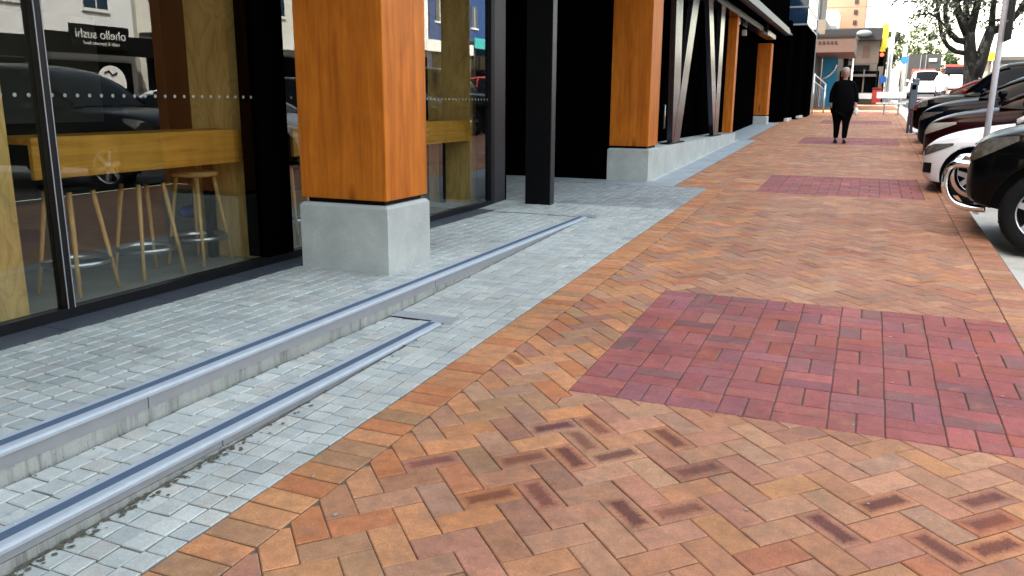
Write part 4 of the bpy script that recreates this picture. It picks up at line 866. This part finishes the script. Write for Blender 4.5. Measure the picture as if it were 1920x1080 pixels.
def person(label, loc, rotz, h=1.62, top=CLOTHB, legm=CLOTHB, hair=HAIR, stout=1.0, shoe=SHOE, sleeve=True):
    """faces -Y; standing mid-stride"""
    t = thing('person', label, 'person', (0, 0, 0)); k = h / 1.62; S_ = stout
    P = [(0, 0, .86, .12, .09), (0, 0, 1.02, .11, .085), (0, -.01, 1.18, .13, .10), (0, 0, 1.32, .12, .085), (0, .005, 1.38, .055, .05), (0, -.005, 1.43, .05, .05), (0, -.012, 1.49, .07, .085), (0, -.01, 1.555, .075, .095), (0, -.005, 1.60, .05, .065)]
    E = [(i, i + 1) for i in range(8)]
    arms = {1: [(.155, 0, 1.30, .05), (.225, .02, 1.08, .042), (.255, -.03, .87, .034), (.262, -.055, .80, .026), (.263, -.068, .745, .03)], -1: [(.155, 0, 1.30, .05), (.22, .03, 1.08, .042), (.235, .0, .86, .034), (.238, -.015, .79, .026), (.238, -.02, .735, .03)]}
    for sg in (1, -1):
        pr = 3
        for (x, y_, z, r) in arms[sg]: P.append((sg * x, y_, z, r, r)); E.append((pr, len(P) - 1)); pr = len(P) - 1
        hand = pr; hx, hy, hz = P[hand][:3]
        for f in range(4):   # four fingers and a thumb
            P.append((hx + sg * .004, hy + (f - 1.5) * .017, hz - .045 + abs(f - 1.3) * .006, .009, .009)); E.append((hand, len(P) - 1)); a = len(P) - 1
            P.append((hx - sg * .008, hy + (f - 1.5) * .016, hz - .085 + abs(f - 1.3) * .01, .007, .007)); E.append((a, len(P) - 1))
        P.append((hx - sg * .018, hy - .035, hz - .02, .009, .009)); E.append((hand, len(P) - 1))
        st_ = .10 if sg > 0 else -.06
        pr = 0
        for (x, y_, z, r) in ((.085, 0, .76, .08), (.088, -st_ * .4, .47, .058), (.085, -st_ * .7, .30, .055), (.082, -st_ + .03, .09, .036), (.084, -st_ - .06, .035, .034), (.088, -st_ - .13, .025, .026)):
            P.append((sg * x, y_, z, r, r)); E.append((pr, len(P) - 1)); pr = len(P) - 1
    skin_mesh('body', P, E, SKIN, t)
    f = 1.0 * S_
    Tp = [(0, 0, .60, .17 * f, .14 * f), (0, 0, .72, .19 * f, .155 * f), (0, -.01, .84, .20 * f, .165 * f), (0, -.015, .98, .195 * f, .17 * f), (0, -.02, 1.10, .18 * f, .165 * f), (0, -.02, 1.22, .175 * f, .155 * f), (0, 0, 1.335, .13 * f, .10 * f), (0, .005, 1.40, .062, .06)]
    Te = [(i, i + 1) for i in range(7)]
    for sg in (1, -1):
        pr = 6
        for i, (x, y_, z, r) in enumerate(arms[sg][:3 if sleeve else 2]): Tp.append((sg * (x + .015), y_, z - .03 * (i == 2) * 0, (r + .026) * (1 if i else 1.15), (r + .026))); Te.append((pr, len(Tp) - 1)); pr = len(Tp) - 1
    skin_mesh('top', Tp, Te, top, t)
    Lp = [(0, 0, .83, .17 * f, .135 * f)]; Le = []
    for sg in (1, -1):
        st_ = .10 if sg > 0 else -.06; pr = 0
        for (x, y_, z, r) in ((.095, 0, .70, .13 * f), (.092, -st_ * .4, .47, .085), (.085, -st_ * .7, .30, .07), (.082, -st_ + .03, .09, .055)): Lp.append((sg * x, y_, z, r, r)); Le.append((pr, len(Lp) - 1)); pr = len(Lp) - 1
    skin_mesh('trousers', Lp, Le, legm, t)
    for sg in (1, -1):
        st_ = .10 if sg > 0 else -.06; b = MB(); b.ball((sg * .086, -st_ - .045, .042), .045, .125, .045, 14, 8); b.build('shoe', shoe, t)
    b = MB(); b.ball((0, .03, 1.585), .088, .105, .062, 18, 12); b.ball((0, .06, 1.525), .085, .065, .085, 16, 10); b.build('hair', hair, t)
    b = MB(); b.ball((.03, -.098, 1.527), .010, .006, .007, 10, 6); b.ball((-.03, -.098, 1.527), .010, .006, .007, 10, 6); b.build('eyes', EYE, t)
    b = MB(); b.ball((0, -.108, 1.50), .012, .018, .02, 10, 8); b.build('nose', SKIN, t)
    b = MB(); b.ball((0, -.094, 1.463), .022, .008, .007, 12, 6); b.build('mouth', LIP, t)
    for sg in (1, -1): b = MB(); b.ball((sg * .078, .0, 1.515), .01, .02, .03, 8, 8); b.build('ear', SKIN, t)
    t.scale = (k, k, k); t.location = loc; t.rotation_euler.z = rotz
    return t
p = person('grey-haired person in black walking on the brick footpath with shoulder strap', (-.575, 20.2, zg(20.2)), R(6), 1.64, stout=1.3)
b = MB(); pts = [(-.13, -.10, 1.34), (-.05, -.185, 1.2), (.06, -.20, 1.05), (.15, -.185, .93)]
b.tube(pts, .012, 8); b.build('shoulder_strap', CLOTHG, p)
t = MB(); t.ball((-.575 + .285, 20.2 - .09, zg(20.2) + .70), .055, .07, .09, 14, 10); t.tube([(-.575 + .265, 20.12, zg(20.2) + .78), (-.575 + .285, 20.11, zg(20.2) + .74)], [.02, .03], 8)
tag(t.build('white_parcel', CLOTHW), 'small white bundle held in hand of the person in black', 'bundle')
person('person in a white shirt standing in the far street beyond the wagon', (2.75, 41, zg(41)), R(150), 1.75, top=CLOTHW, legm=TROUS, hair=HAIRB)

# ------------------------------------------------------------------ far street furniture
def sp(y): return zg(y)
t = thing('white_bench', 'white slatted bench with back rail on the sunlit paving near meter', 'bench', (.65, 35, sp(35)))
z0 = sp(35)
MB().box(.17, 1.22, 34.9, 35.3, z0 + .40, z0 + .46, bev=.01).build('seat', WHITEP, t)
b = MB(); b.box(.17, 1.22, 35.3, 35.36, z0 + .62, z0 + .86, bev=.01); b.build('backrest', WHITEP, t)
for x in (.45, .95): MB().box(x, x + .06, 34.95, 35.34, z0 - .02, z0 + .63).build('leg', ALUFACE, t)
t = thing('red_bin', 'bright red litter bin on the corner past the walking person', 'bin', (.22, 48, sp(48))); z0 = sp(48)
b = MB(); b.box(.0, .45, 47.8, 48.25, z0, z0 + .72, bev=.03); b.build('bin_body', REDSIGN, t); MB().box(-.02, .47, 47.78, 48.27, z0 + .72, z0 + .84, bev=.03).build('lid', mat('dark_red', (.25, .02, .02), .5), t)
# traffic light
t = thing('traffic_light', 'traffic light showing red under the yellow banner at the corner', 'traffic light', (.5, 50, sp(50))); z0 = sp(50)
b = MB(); b.tube([(.5, 50, z0), (.5, 50, 4.4)], .055, 12); b.build('pole', BLACK, t)
b = MB(); b.box(.14, .46, 49.7, 49.95, 3.45, 4.22, bev=.03); b.build('signal_head', BLACK, t)
for k, m_ in ((0, REDLIT), (1, DKGLASS), (2, DKGLASS)):
    b = MB(); b.lathe([(.0001, -.01), (.09, -.005), (.10, .01)], (.30, 49.69, 4.06 - k * .24), 'y', 16); b.build('lamp', m_, t)
    b = MB(); b.lathe([(.105, -.14), (.105, .0)], (.30, 49.70, 4.06 - k * .24), 'y', 16); b.build('visor', BLACK, t)
t = thing('yellow_banner', 'tall narrow yellow banner above the red traffic light', 'banner', (.35, 51, sp(51)))
MB().box(.20, .52, 51, 51.04, 4.25, 5.75, bev=.005).build('banner_cloth', YELL, t); b = MB(); b.tube([(.15, 51.02, sp(51)), (.15, 51.02, 5.85)], .03, 10); b.build('pole', DKGREY, t)
def pole(label, x, y, z1, r, sign=None):
    t = thing('white_pole', label, 'pole', (x, y, sp(y)), 'white poles at the far corner')
    b = MB(); b.tube([(x, y, sp(y)), (x, y, z1)], r, 12); b.build('shaft', WHITEP, t)
    if sign:
        b = MB(); b.lathe([(.0001, -.02), (sign[0], -.02), (sign[0], .02), (.0001, .02)], (x + sign[2], y - r - .03, sign[1]), 'y', 24, False); b.build('sign_disc', BLUESIGN, t)
pole('tall white pole right of the traffic light, no round sign', .80, 52, 6.2, .085)
pole('thick white pole carrying a round blue sign left of the dark billboard', 1.42, 50, 4.55, .10, (.20, 3.78, .02))
pole('thin white pole with low blue sign beside the red bin', .62, 49, 4.9, .045, (.19, 2.75, -.16))
# balustrade at the end of the building
t = thing('handrail', 'pale metal handrail with bars beside the end of black building', 'handrail', (-1.95, 35.5, sp(35)))
z0 = sp(35.2); b = MB()
b.tube([(-2.12, 35.0, z0 + .0), (-2.12, 35.0, z0 + 1.55)], .025, 8); b.tube([(-2.12, 35.0, z0 + 1.5), (-1.72, 35.6, z0 + 1.15)], .025, 8); b.tube([(-2.12, 35.0, z0 + 1.25), (-1.72, 35.6, z0 + .92)], .02, 8); b.tube([(-1.72, 35.6, z0), (-1.72, 35.6, z0 + 1.16)], .025, 8); b.build('rail', ALLOY, t)
b = MB()
for k in range(7): x = -2.08 + k * .055; yy_ = 35.06 + k * .085; b.tube([(x, yy_, z0 + .05), (x, yy_, z0 + 1.22 - k * .045)], .008, 6)
b.build('bars', ALUFACE, t)
# mural panel
t = thing('mural_panel', 'blue mural panel with a white sweeping curve beside dark doorway', 'mural', (-1.95, 43, sp(43))); z0 = sp(43)
MB().box(-2.30, -1.62, 43, 43.1, z0, 4.1).build('panel', MURAL, t)
b = MB(); b.tube([(-2.30, 42.98, 2.62), (-2.1, 42.98, 2.70), (-1.9, 42.98, 2.85), (-1.75, 42.98, 3.05), (-1.66, 42.98, 3.28)], .035, 8); b.build('curve', WHITEP, t)
# shops along the left beyond the side street
def canopy(label, x0, x1, y0, y1, z0, z1, fm, cat='shop building', under=None, wallm=DKGREY, top=6.0, wall_x=-2.45):
    t = thing('shop', label, cat, ((x0 + x1) / 2, (y0 + y1) / 2, sp(y0)), 'shops beyond the side street')
    b = MB(); b.box(-10, wall_x, y0 + .3, y1, sp(y0) - .3, top); b.build('wall', wallm, t)
    b = MB(); b.box(wall_x, x1, y0, y1, z0, z1); b.build('canopy', fm, t)
    return t
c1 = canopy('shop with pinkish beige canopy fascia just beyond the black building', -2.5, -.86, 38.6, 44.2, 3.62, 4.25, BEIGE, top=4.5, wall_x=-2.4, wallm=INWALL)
MB().box(-2.45, -.84, 38.57, 44.2, 4.25, 4.36).build('canopy_cap', DKGREY, c1)
FD = mat('fascia_dark', (.03, .02, .02), .6)
for k in range(5): MB().box(-2.3 + k * .16, -2.22 + k * .16, 38.58, 38.6, 3.98, 4.08).build('fascia_mark', FD, c1)
MB().box(-1.42, -1.2, 44.3, 44.6, sp(44), 3.7).build('pier', BLACK, c1)
c2 = canopy('shop with dark charcoal canopy and pale fascia board past the beige canopy', -2.5, .22, 45.4, 54, 4.55, 5.1, DKGREY, top=5.6, wallm=BEIGE2)
MB().box(-1.0, .14, 45.8, 46.2, 3.45, 4.54).build('fascia_board', BEIGE2, c2)
b = MB(); b.ball((-.62, 45.32, 4.86), .36, .10, .16, 20, 10); b.build('oval_sign', mat('oval_grey', (.13, .16, .18), .4), c2)
b = MB(); b.box(-.62, -.28, 45.78, 45.80, 3.72, 4.3); b.build('notice', BEIGE, c2)
b = MB(); b.box(-1.05, -.98, 45.75, 45.85, sp(45), 4.54); b.build('post', WHITEP, c2)
c3 = thing('corner_shop', 'pale corner shop with dark sign boards and doorway across the side road', 'shop building', (-.8, 60, sp(58)), 'shops beyond the side street')
z0 = sp(58)
MB().box(-6, .55, 58, 66, z0 - .3, 4.6).build('wall', BEIGE2, c3)
MB().box(-1.85, -.25, 57.9, 58, 4.12, 4.32).build('sign_board', DKGREY, c3); MB().box(-1.62, -.3, 57.86, 58, 3.55, 3.86).build('sign_board', BLACK, c3)
b = MB(); b.box(-2.0, .35, 57.95, 58, z0 + .4, 3.5); b.build('shop_window', DKGLASS, c3)
b = MB()
for x in (-1.4, -.62, .3): b.box(x, x + .09, 57.7, 57.8, z0, 3.6)
b.build('posts', BEIGE2, c3)
MB().box(-1.9, .2, 57.5, 57.9, 3.15, 3.3).build('awning', BEIGE2, c3)
MB().box(-1.9, .3, 57.6, 57.94, z0, z0 + .35).build('plinth', WHITEP, c3)
p4 = thing('peach_building', 'tall peach rendered building with small dark windows above the canopies', 'building', (-3.5, 66, sp(62)))
MB().box(-9, -.95, 66.5, 80, 1.5, 10.5).build('wall', PEACH, p4)
for k in range(4): MB().box(-1.75, -1.5, 66.46, 66.52, 9.2 - k * .72, 9.5 - k * .72).build('window', DKGREY, p4)
MB().box(-.94, -.2, 67.5, 80, 1.5, 10.0).build('side_wall', WHITER, p4)
w6 = thing('grey_building', 'narrow dark grey building between the blue glazing and peach tower', 'building', (-5, 57, sp(55)))
MB().box(-11, -3.25, 55, 60, 1.2, 10).build('wall', DKGREY, w6)
for k in range(3): MB().box(-3.9, -3.5, 54.96, 55.02, 5.0 + k * 1.5, 5.9 + k * 1.5).build('window', BLUEGL, w6)
w5 = thing('white_building', 'white wall seen low between the blue glazing and the peach building', 'building', (-4, 62, sp(60)))
MB().box(-10, -2.6, 61.5, 66, 1.5, 7.6).build('wall', WHITER, w5)
MB().box(-10, -2.6, 61.4, 61.5, 6.6, 6.75).build('band', CREAM, w5)
s6 = thing('roof_sign', 'red and yellow sign with dark top edge on roof beyond peach building', 'sign', (-.6, 72, 6))
MB().box(-1.05, -.62, 72, 72.15, 6.4, 8.05).build('red_panel', REDSIGN, s6); MB().box(-.62, -.28, 72, 72.12, 6.6, 8.0).build('yellow_panel', YELL, s6); MB().box(-1.1, -.2, 71.98, 72.2, 8.06, 8.3).build('top_edge', DKGREY, s6)
for x in (-1.0, -.4): MB().box(x, x + .08, 72.16, 72.24, 2.2, 7.9).build('support', DKGREY, s6)
# far end
f1 = thing('dark_billboard_building', 'dark flat-roofed building with a red sign strip at the street end', 'building', (7, 142, 4))
MB().box(4.6, 9.0, 140, 150, 3, 8.7).build('wall', mat('dark_board', (.016, .017, .019), .6, noise=.2, nscale=1), f1)
MB().box(5.2, 8.3, 139.9, 140, 5.6, 6.55).build('sign_strip', REDSIGN, f1); MB().box(7.3, 8.4, 139.9, 140, 7.6, 8.1).build('notice', ALUFACE, f1)
b = MB()
for x in (6.2, 6.9): b.box(x, x + .06, 139.85, 139.9, 4, 8.6)
b.build('trim', ALUFACE, f1)
f2 = thing('gabled_hall', 'white-gabled building with grey walls across street at far right', 'building', (18, 124, 3))
MB().box(13.2, 26, 122, 136, 3, 7.4).build('wall', BEIGE2, f2)
b = MB(); b.add([(12.2, 120.5, 7.2), (19, 120.5, 11.6), (26, 120.5, 7.2), (12.2, 137, 7.2), (19, 137, 11.6), (26, 137, 7.2), (12.2, 120.5, 7.6), (19, 120.5, 12.0), (26, 120.5, 7.6), (12.2, 137, 7.6), (19, 137, 12.0), (26, 137, 7.6)],
    [[0, 1, 4, 3], [1, 2, 5, 4], [6, 7, 10, 9], [7, 8, 11, 10], [0, 1, 7, 6], [1, 2, 8, 7], [0, 3, 9, 6], [2, 5, 11, 8], [3, 4, 10, 9], [4, 5, 11, 10]]); b.build('roof', WHITEP, f2)
b = MB(); b.add([(13.4, 121.9, 7.3), (24.8, 121.9, 7.3), (19, 121.9, 11.0)], [[0, 1, 2]]); b.build('gable', WHITER, f2)
b = MB(); b.box(13.3, 24, 121.9, 122, 6.5, 6.9); b.build('shadow_band', DKGREY, f2)
t = thing('yellow_sign', 'yellow sign board on post by the gabled building', 'sign', (13.2, 116, 4))
MB().box(12.3, 13.6, 116, 116.1, 6.6, 7.6).build('board', YELL, t); MB().tube([(12.95, 116.05, 3.4), (12.95, 116.05, 6.6)], .07, 10).build('post', ALUFACE, t)

# overhead wires
for k, (za, zb_) in enumerate(((6.0, 6.35), (5.72, 6.0), (7.2, 7.7))):
    b = MB(); P_ = [(-3.0 + 10 * s / 12, 56 - 2 * s / 12, za + (zb_ - za) * s / 12 - .25 * math.sin(math.pi * s / 12)) for s in range(13)]; b.tube(P_, .012, 5)
    tag(b.build('overhead_wire', DKGREY), 'thin dark overhead wire crossing in front of the peach building', 'wire', 'overhead wires across the street')

# ------------------------------------------------------------------ trees
def leaf_cloud(b, c, rad, n, size, rg, flat=.8):
    for _ in range(n):
        while True:
            d = Vector((rg.uniform(-1, 1), rg.uniform(-1, 1), rg.uniform(-1, 1)))
            if d.length < 1: break
        p = Vector(c) + Vector((d.x * rad, d.y * rad, d.z * rad * flat)); s = size * rg.uniform(.6, 1.4)
        a = Vector((rg.uniform(-1, 1), rg.uniform(-1, 1), rg.uniform(-.6, .6))).normalized(); u = a.orthogonal().normalized(); v = a.cross(u)
        b.add([p - u * s, p + v * s * .45, p + u * s, p - v * s * .45], [[0, 1, 2, 3]])
rg = random.Random(11)
TY = 36
t = thing('street_tree', 'large street tree with forked trunk and sparse dark foliage behind parked cars', 'tree', (3.35, TY, zg(TY)))
b = MB()
b.tube([(3.45, TY, zg(TY) - .2), (3.38, TY, 2.2), (3.33, TY, 2.9), (3.22, TY, 3.5), (3.12, TY, 4.1)], [.34, .27, .255, .21, .2], 14)
b.tube([(3.5, TY, 2.5), (3.62, TY, 3.1), (3.72, TY, 3.7), (3.86, TY + .1, 4.3)], [.25, .24, .2, .17], 12)
tips = []
def limb(pts, r0, r1, n=9):
    m = len(pts); b.tube(pts, [r0 + (r1 - r0) * i / (m - 1) for i in range(m)], n); tips.append(pts[-1]); tips.append(pts[-2])
limb([(3.15, TY, 3.35), (2.75, TY - .1, 3.42), (2.45, TY - .2, 3.62), (2.2, TY - .3, 4.0), (2.05, TY - .3, 4.6), (1.8, TY - .4, 5.6), (1.6, TY - .5, 6.6)], .1, .05)
limb([(3.15, TY, 3.75), (2.75, TY, 3.85), (2.45, TY, 4.15), (2.28, TY + .2, 4.7), (2.2, TY + .3, 5.6), (1.9, TY + .4, 6.8)], .13, .06)
limb([(3.12, TY, 4.0), (2.85, TY, 4.5), (2.62, TY, 5.0), (2.45, TY - .3, 5.7), (2.35, TY - .6, 6.8)], .19, .08)
limb([(3.12, TY, 4.0), (3.0, TY + .2, 4.6), (2.92, TY + .4, 5.3), (2.9, TY + .7, 6.4)], .16, .07)
limb([(3.14, TY, 4.0), (3.22, TY, 4.7), (3.3, TY - .2, 5.4), (3.35, TY - .4, 6.6)], .18, .08)
limb([(3.86, TY + .1, 4.2), (3.82, TY + .2, 4.9), (3.85, TY + .3, 5.6), (3.7, TY + .3, 6.9)], .13, .06)
limb([(3.84, TY + .1, 4.1), (4.3, TY, 4.35), (4.62, TY, 4.75), (4.85, TY, 5.3), (5.2, TY, 6.3)], .15, .07)
limb([(2.45, TY, 4.2), (2.0, TY - .5, 4.6), (1.5, TY - .8, 4.9)], .05, .02); limb([(4.62, TY, 4.75), (5.2, TY - .3, 5.0), (5.8, TY - .5, 5.2)], .05, .02)
limb([(2.2, TY - .3, 4.0), (1.75, TY - .4, 3.95)], .03, .012)
b.build('trunk', BARK, t)
b = MB()
cl = []
for p_ in tips:
    for k in range(3): cl.append((p_[0] + rg.uniform(-.5, .5), p_[1] + rg.uniform(-.8, .8), p_[2] + rg.uniform(-.1, .8), rg.uniform(.25, .55)))
for k in range(34): cl.append((3.2 + rg.gauss(0, .75), TY + rg.gauss(0, .8), 5.6 + rg.gauss(0, .6), rg.uniform(.22, .45)))
for k in range(90): cl.append((3.2 + rg.gauss(0, 1.5), TY + rg.gauss(0, 1.5), 6.9 + rg.gauss(0, 1.0), rg.uniform(.35, .75)))
for x, z, r in ((1.35, 4.82, .28), (1.6, 4.95, .3), (1.85, 4.75, .25), (2.1, 5.1, .3), (1.3, 5.2, .2), (1.9, 5.35, .3), (2.05, 4.35, .12), (1.75, 3.98, .16), (4.3, 4.1, .2), (4.9, 4.8, .35), (5.35, 5.1, .35), (3.55, 5.0, .3), (3.9, 5.3, .4), (4.4, 5.5, .4), (2.7, 5.4, .35), (3.1, 5.6, .4), (4.05, 4.55, .2), (5.6, 4.6, .2), (2.4, 4.9, .2)):
    cl.append((x, TY + rg.uniform(-.5, .3), z, r))
for (x, y_, z, r) in cl: leaf_cloud(b, (x, y_, z), r, int(90 * r), .075, rg)
b.build('crown', LEAF, t)
def bush_tree(label, x, y, h, r, m=LEAF2):
    z0 = zg(y); t = thing('distant_tree', label, 'tree', (x, y, z0), 'trees at the end of the street')
    b = MB(); b.tube([(x, y, z0 - .3), (x + .1, y, z0 + h * .5), (x, y, z0 + h * .8)], [.22, .16, .06], 8); b.build('trunk', BARK, t)
    b = MB()
    for k in range(16): a = rg.uniform(0, 6.28); q = rg.uniform(0, .75) * r; leaf_cloud(b, (x + q * math.cos(a), y + q * math.sin(a), z0 + h * .72 + rg.uniform(-.35, .3) * h), r * rg.uniform(.3, .5), 70, .2, rg)
    b.build('crown', m, t)
bush_tree('small bright tree left of the blue round sign at the street end', 4.1, 155, 9.2, 2.0)
bush_tree('round green tree behind left part of the dark billboard building', 6.2, 156, 9.4, 2.2)
bush_tree('taller green tree behind the middle of dark billboard building', 8.3, 157, 9.8, 2.0)
bush_tree('green tree just right of the dark billboard building', 10.4, 144, 5.4, 1.5)
bush_tree('low green tree between the billboard building and big street tree', 14.4, 150, 5.0, 1.7)
bush_tree('dull green tree behind traffic poles left of the billboard', 1.8, 120, 6.6, 1.7, LEAF)

# ------------------------------------------------------------------ buildings across the road (mirrored in the glass)
XO = 17.0
sheet('far_footpath', concrete_mat('far_paving', (.34, .31, .28)), 14.2, 40, [-20, 0, 92], -.0)
def opp(label, y0, y1, um, vz, h, fasc, win=True, glazed=DKGLASS):
    z0 = zg((y0 + y1) / 2); t = thing('shop_building', label, 'shop building', (XO + 4, (y0 + y1) / 2, z0), 'shops on the opposite side of the road')
    MB().box(XO + .6, XO + 9, y0, y1, z0 - .5, z0 + h).build('wall', um, t)
    MB().box(XO + .52, XO + .6, y0 + .3, y1 - .3, z0 + .35, z0 + vz - .35).build('shop_glass', glazed, t)
    MB().box(XO - 2.5, XO + .55, y0 + .02, y1 - .02, z0 + vz, z0 + vz + .12).build('verandah_roof', DKGREY, t)
    MB().box(XO - 2.56, XO - 2.5, y0 + .02, y1 - .02, z0 + vz - .28, z0 + vz + .34).build('fascia', fasc, t)
    n = max(1, int((y1 - y0) / 4))
    for k in range(n + 1):
        yy_ = y0 + .2 + (y1 - y0 - .4) * k / n; b = MB(); b.tube([(XO - 2.42, yy_, z0), (XO - 2.42, yy_, z0 + vz)], .05, 8); b.build('post', DKGREY, t)
    if win:
        m = max(2, int((y1 - y0) / 2.2))
        for k in range(m):
            yc = y0 + (y1 - y0) * (k + .5) / m; wn = MB().box(XO + .55, XO + .61, yc - .5, yc + .5, z0 + vz + 1.5, z0 + vz + 2.9).build('window', BLUEGL, t)
            b = MB(); b.box(XO + .52, XO + .6, yc - .58, yc + .58, z0 + vz + 1.38, z0 + vz + 1.495); b.box(XO + .53, XO + .552, yc - .02, yc + .02, z0 + vz + 1.5, z0 + vz + 2.9); b.build('frame', WHITEP, wn)
    MB().box(XO + .45, XO + .62, y0, y1, z0 + h - .35, z0 + h + .12).build('parapet', WHITEP, t)
    for yy_ in (y0 + (y1 - y0) * .3, y0 + (y1 - y0) * .72): MB().box(XO - 1.4, XO - 1.25, yy_ - .7, yy_ + .7, z0 + vz - .10, z0 + vz - .05).build('strip_light', TUBE, t)
    return t
opp('cream shop with dark verandah, first across the road', -8, 4, CREAM, 2.9, 7.5, DKGREY)
opp('pale grey shop with charcoal verandah across the road', 4.2, 12, WHITER, 3.0, 6.8, DKGREY)
opp('two-storey white shop with dark verandah left of the sushi sign', 12.2, 17.4, WHITER, 2.5, 7.4, BLACK)
opp('white rendered sushi shop with black verandah fascia', 17.6, 24.0, WHITER, 2.5, 8.2, BLACK)
opp('cream shop with white verandah fascia right of the sushi shop', 24.2, 36, CREAM, 2.9, 7.0, WHITEP)
opp('white building with arched pipe and pale fascia across the road', 36.2, 47, WHITER, 3.2, 9.0, WHITEP)
opp('blue-fronted building with teal fascia across the road', 47.2, 60, PBLUE, 3.3, 10.0, mat('teal', (.05, .42, .42), .5))
opp('cream building with wide verandah farther along the opposite side', 60.2, 76, CREAM, 3.3, 8.0, WHITEP)
opp('white building at the far end of opposite row', 76.2, 90, WHITER, 3.3, 7.0, DKGREY)
t = thing('dark_backdrop', 'unseen dark block added behind the viewpoint to darken reflections', 'building', (8, -34, -.6))  # not in view, added to keep bright sky out of car reflections
BACKDROP = mat('backdrop_brick', (.10, .06, .045), .9, noise=.3, nscale=2)
MB().box(-14, 30, -46, -34, -2, 11).build('wall', BACKDROP, t)
for k in range(8): MB().box(-4 + k * 3.6, -2.2 + k * 3.6, -34.05, -33.95, 2.2, 4.6).build('window', DKGLASS, t)
# the sushi sign on the opposite verandah
sg = thing('sushi_sign', 'black sushi shop sign across the road, reversed in the window reflection', 'sign', (XO - 2.6, 21.8, 3.7))
zc = 3.70
MB().box(XO - 2.70, XO - 2.62, 18.55, 20.75, 3.03, 3.74, bev=.01).build('panel', BLACK, sg)
def text(name, s, size, x, y, z, m, parent):
    cu = bpy.data.curves.new(name, 'FONT'); cu.body = s; cu.size = size; cu.extrude = .006; cu.align_x = 'CENTER'; cu.space_character = 1.0
    o = bpy.data.objects.new(name, cu); SC.collection.objects.link(o); cu.materials.append(m)
    bpy.context.view_layer.update(); me = bpy.data.meshes.new_from_object(o.evaluated_get(bpy.context.evaluated_depsgraph_get())); bpy.data.objects.remove(o)
    o = bpy.data.objects.new(name, me); SC.collection.objects.link(o)
    o.rotation_euler = (R(90), 0, R(-90)); o.parent = parent; o.location = Vector((x, y, z)) - parent.location; return o
text('lettering', 'ohello sushi', .40, XO - 2.712, 19.65, 3.33, WHITEP, sg)
text('small_lettering', 'sushi & japanese food', .155, XO - 2.712, 19.65, 3.14, WHITEP, sg)
dm = thing('round_sign', 'round white sign with dark squiggle hung under the opposite verandah', 'sign', (13.2, 21.9, 2.2))
b = MB(); b.lathe([(.0001, -.02), (.55, -.02), (.55, .02), (.0001, .02)], (XO - 2.65, 19.95, 1.98), 'x', 28, False); b.build('disc', WHITEP, dm)
b = MB(); b.tube([(XO - 2.68, 19.65, 2.28), (XO - 2.68, 19.82, 2.36), (XO - 2.68, 19.95, 2.22), (XO - 2.68, 20.15, 2.30)], .03, 6); b.build('squiggle', BLACK, dm)
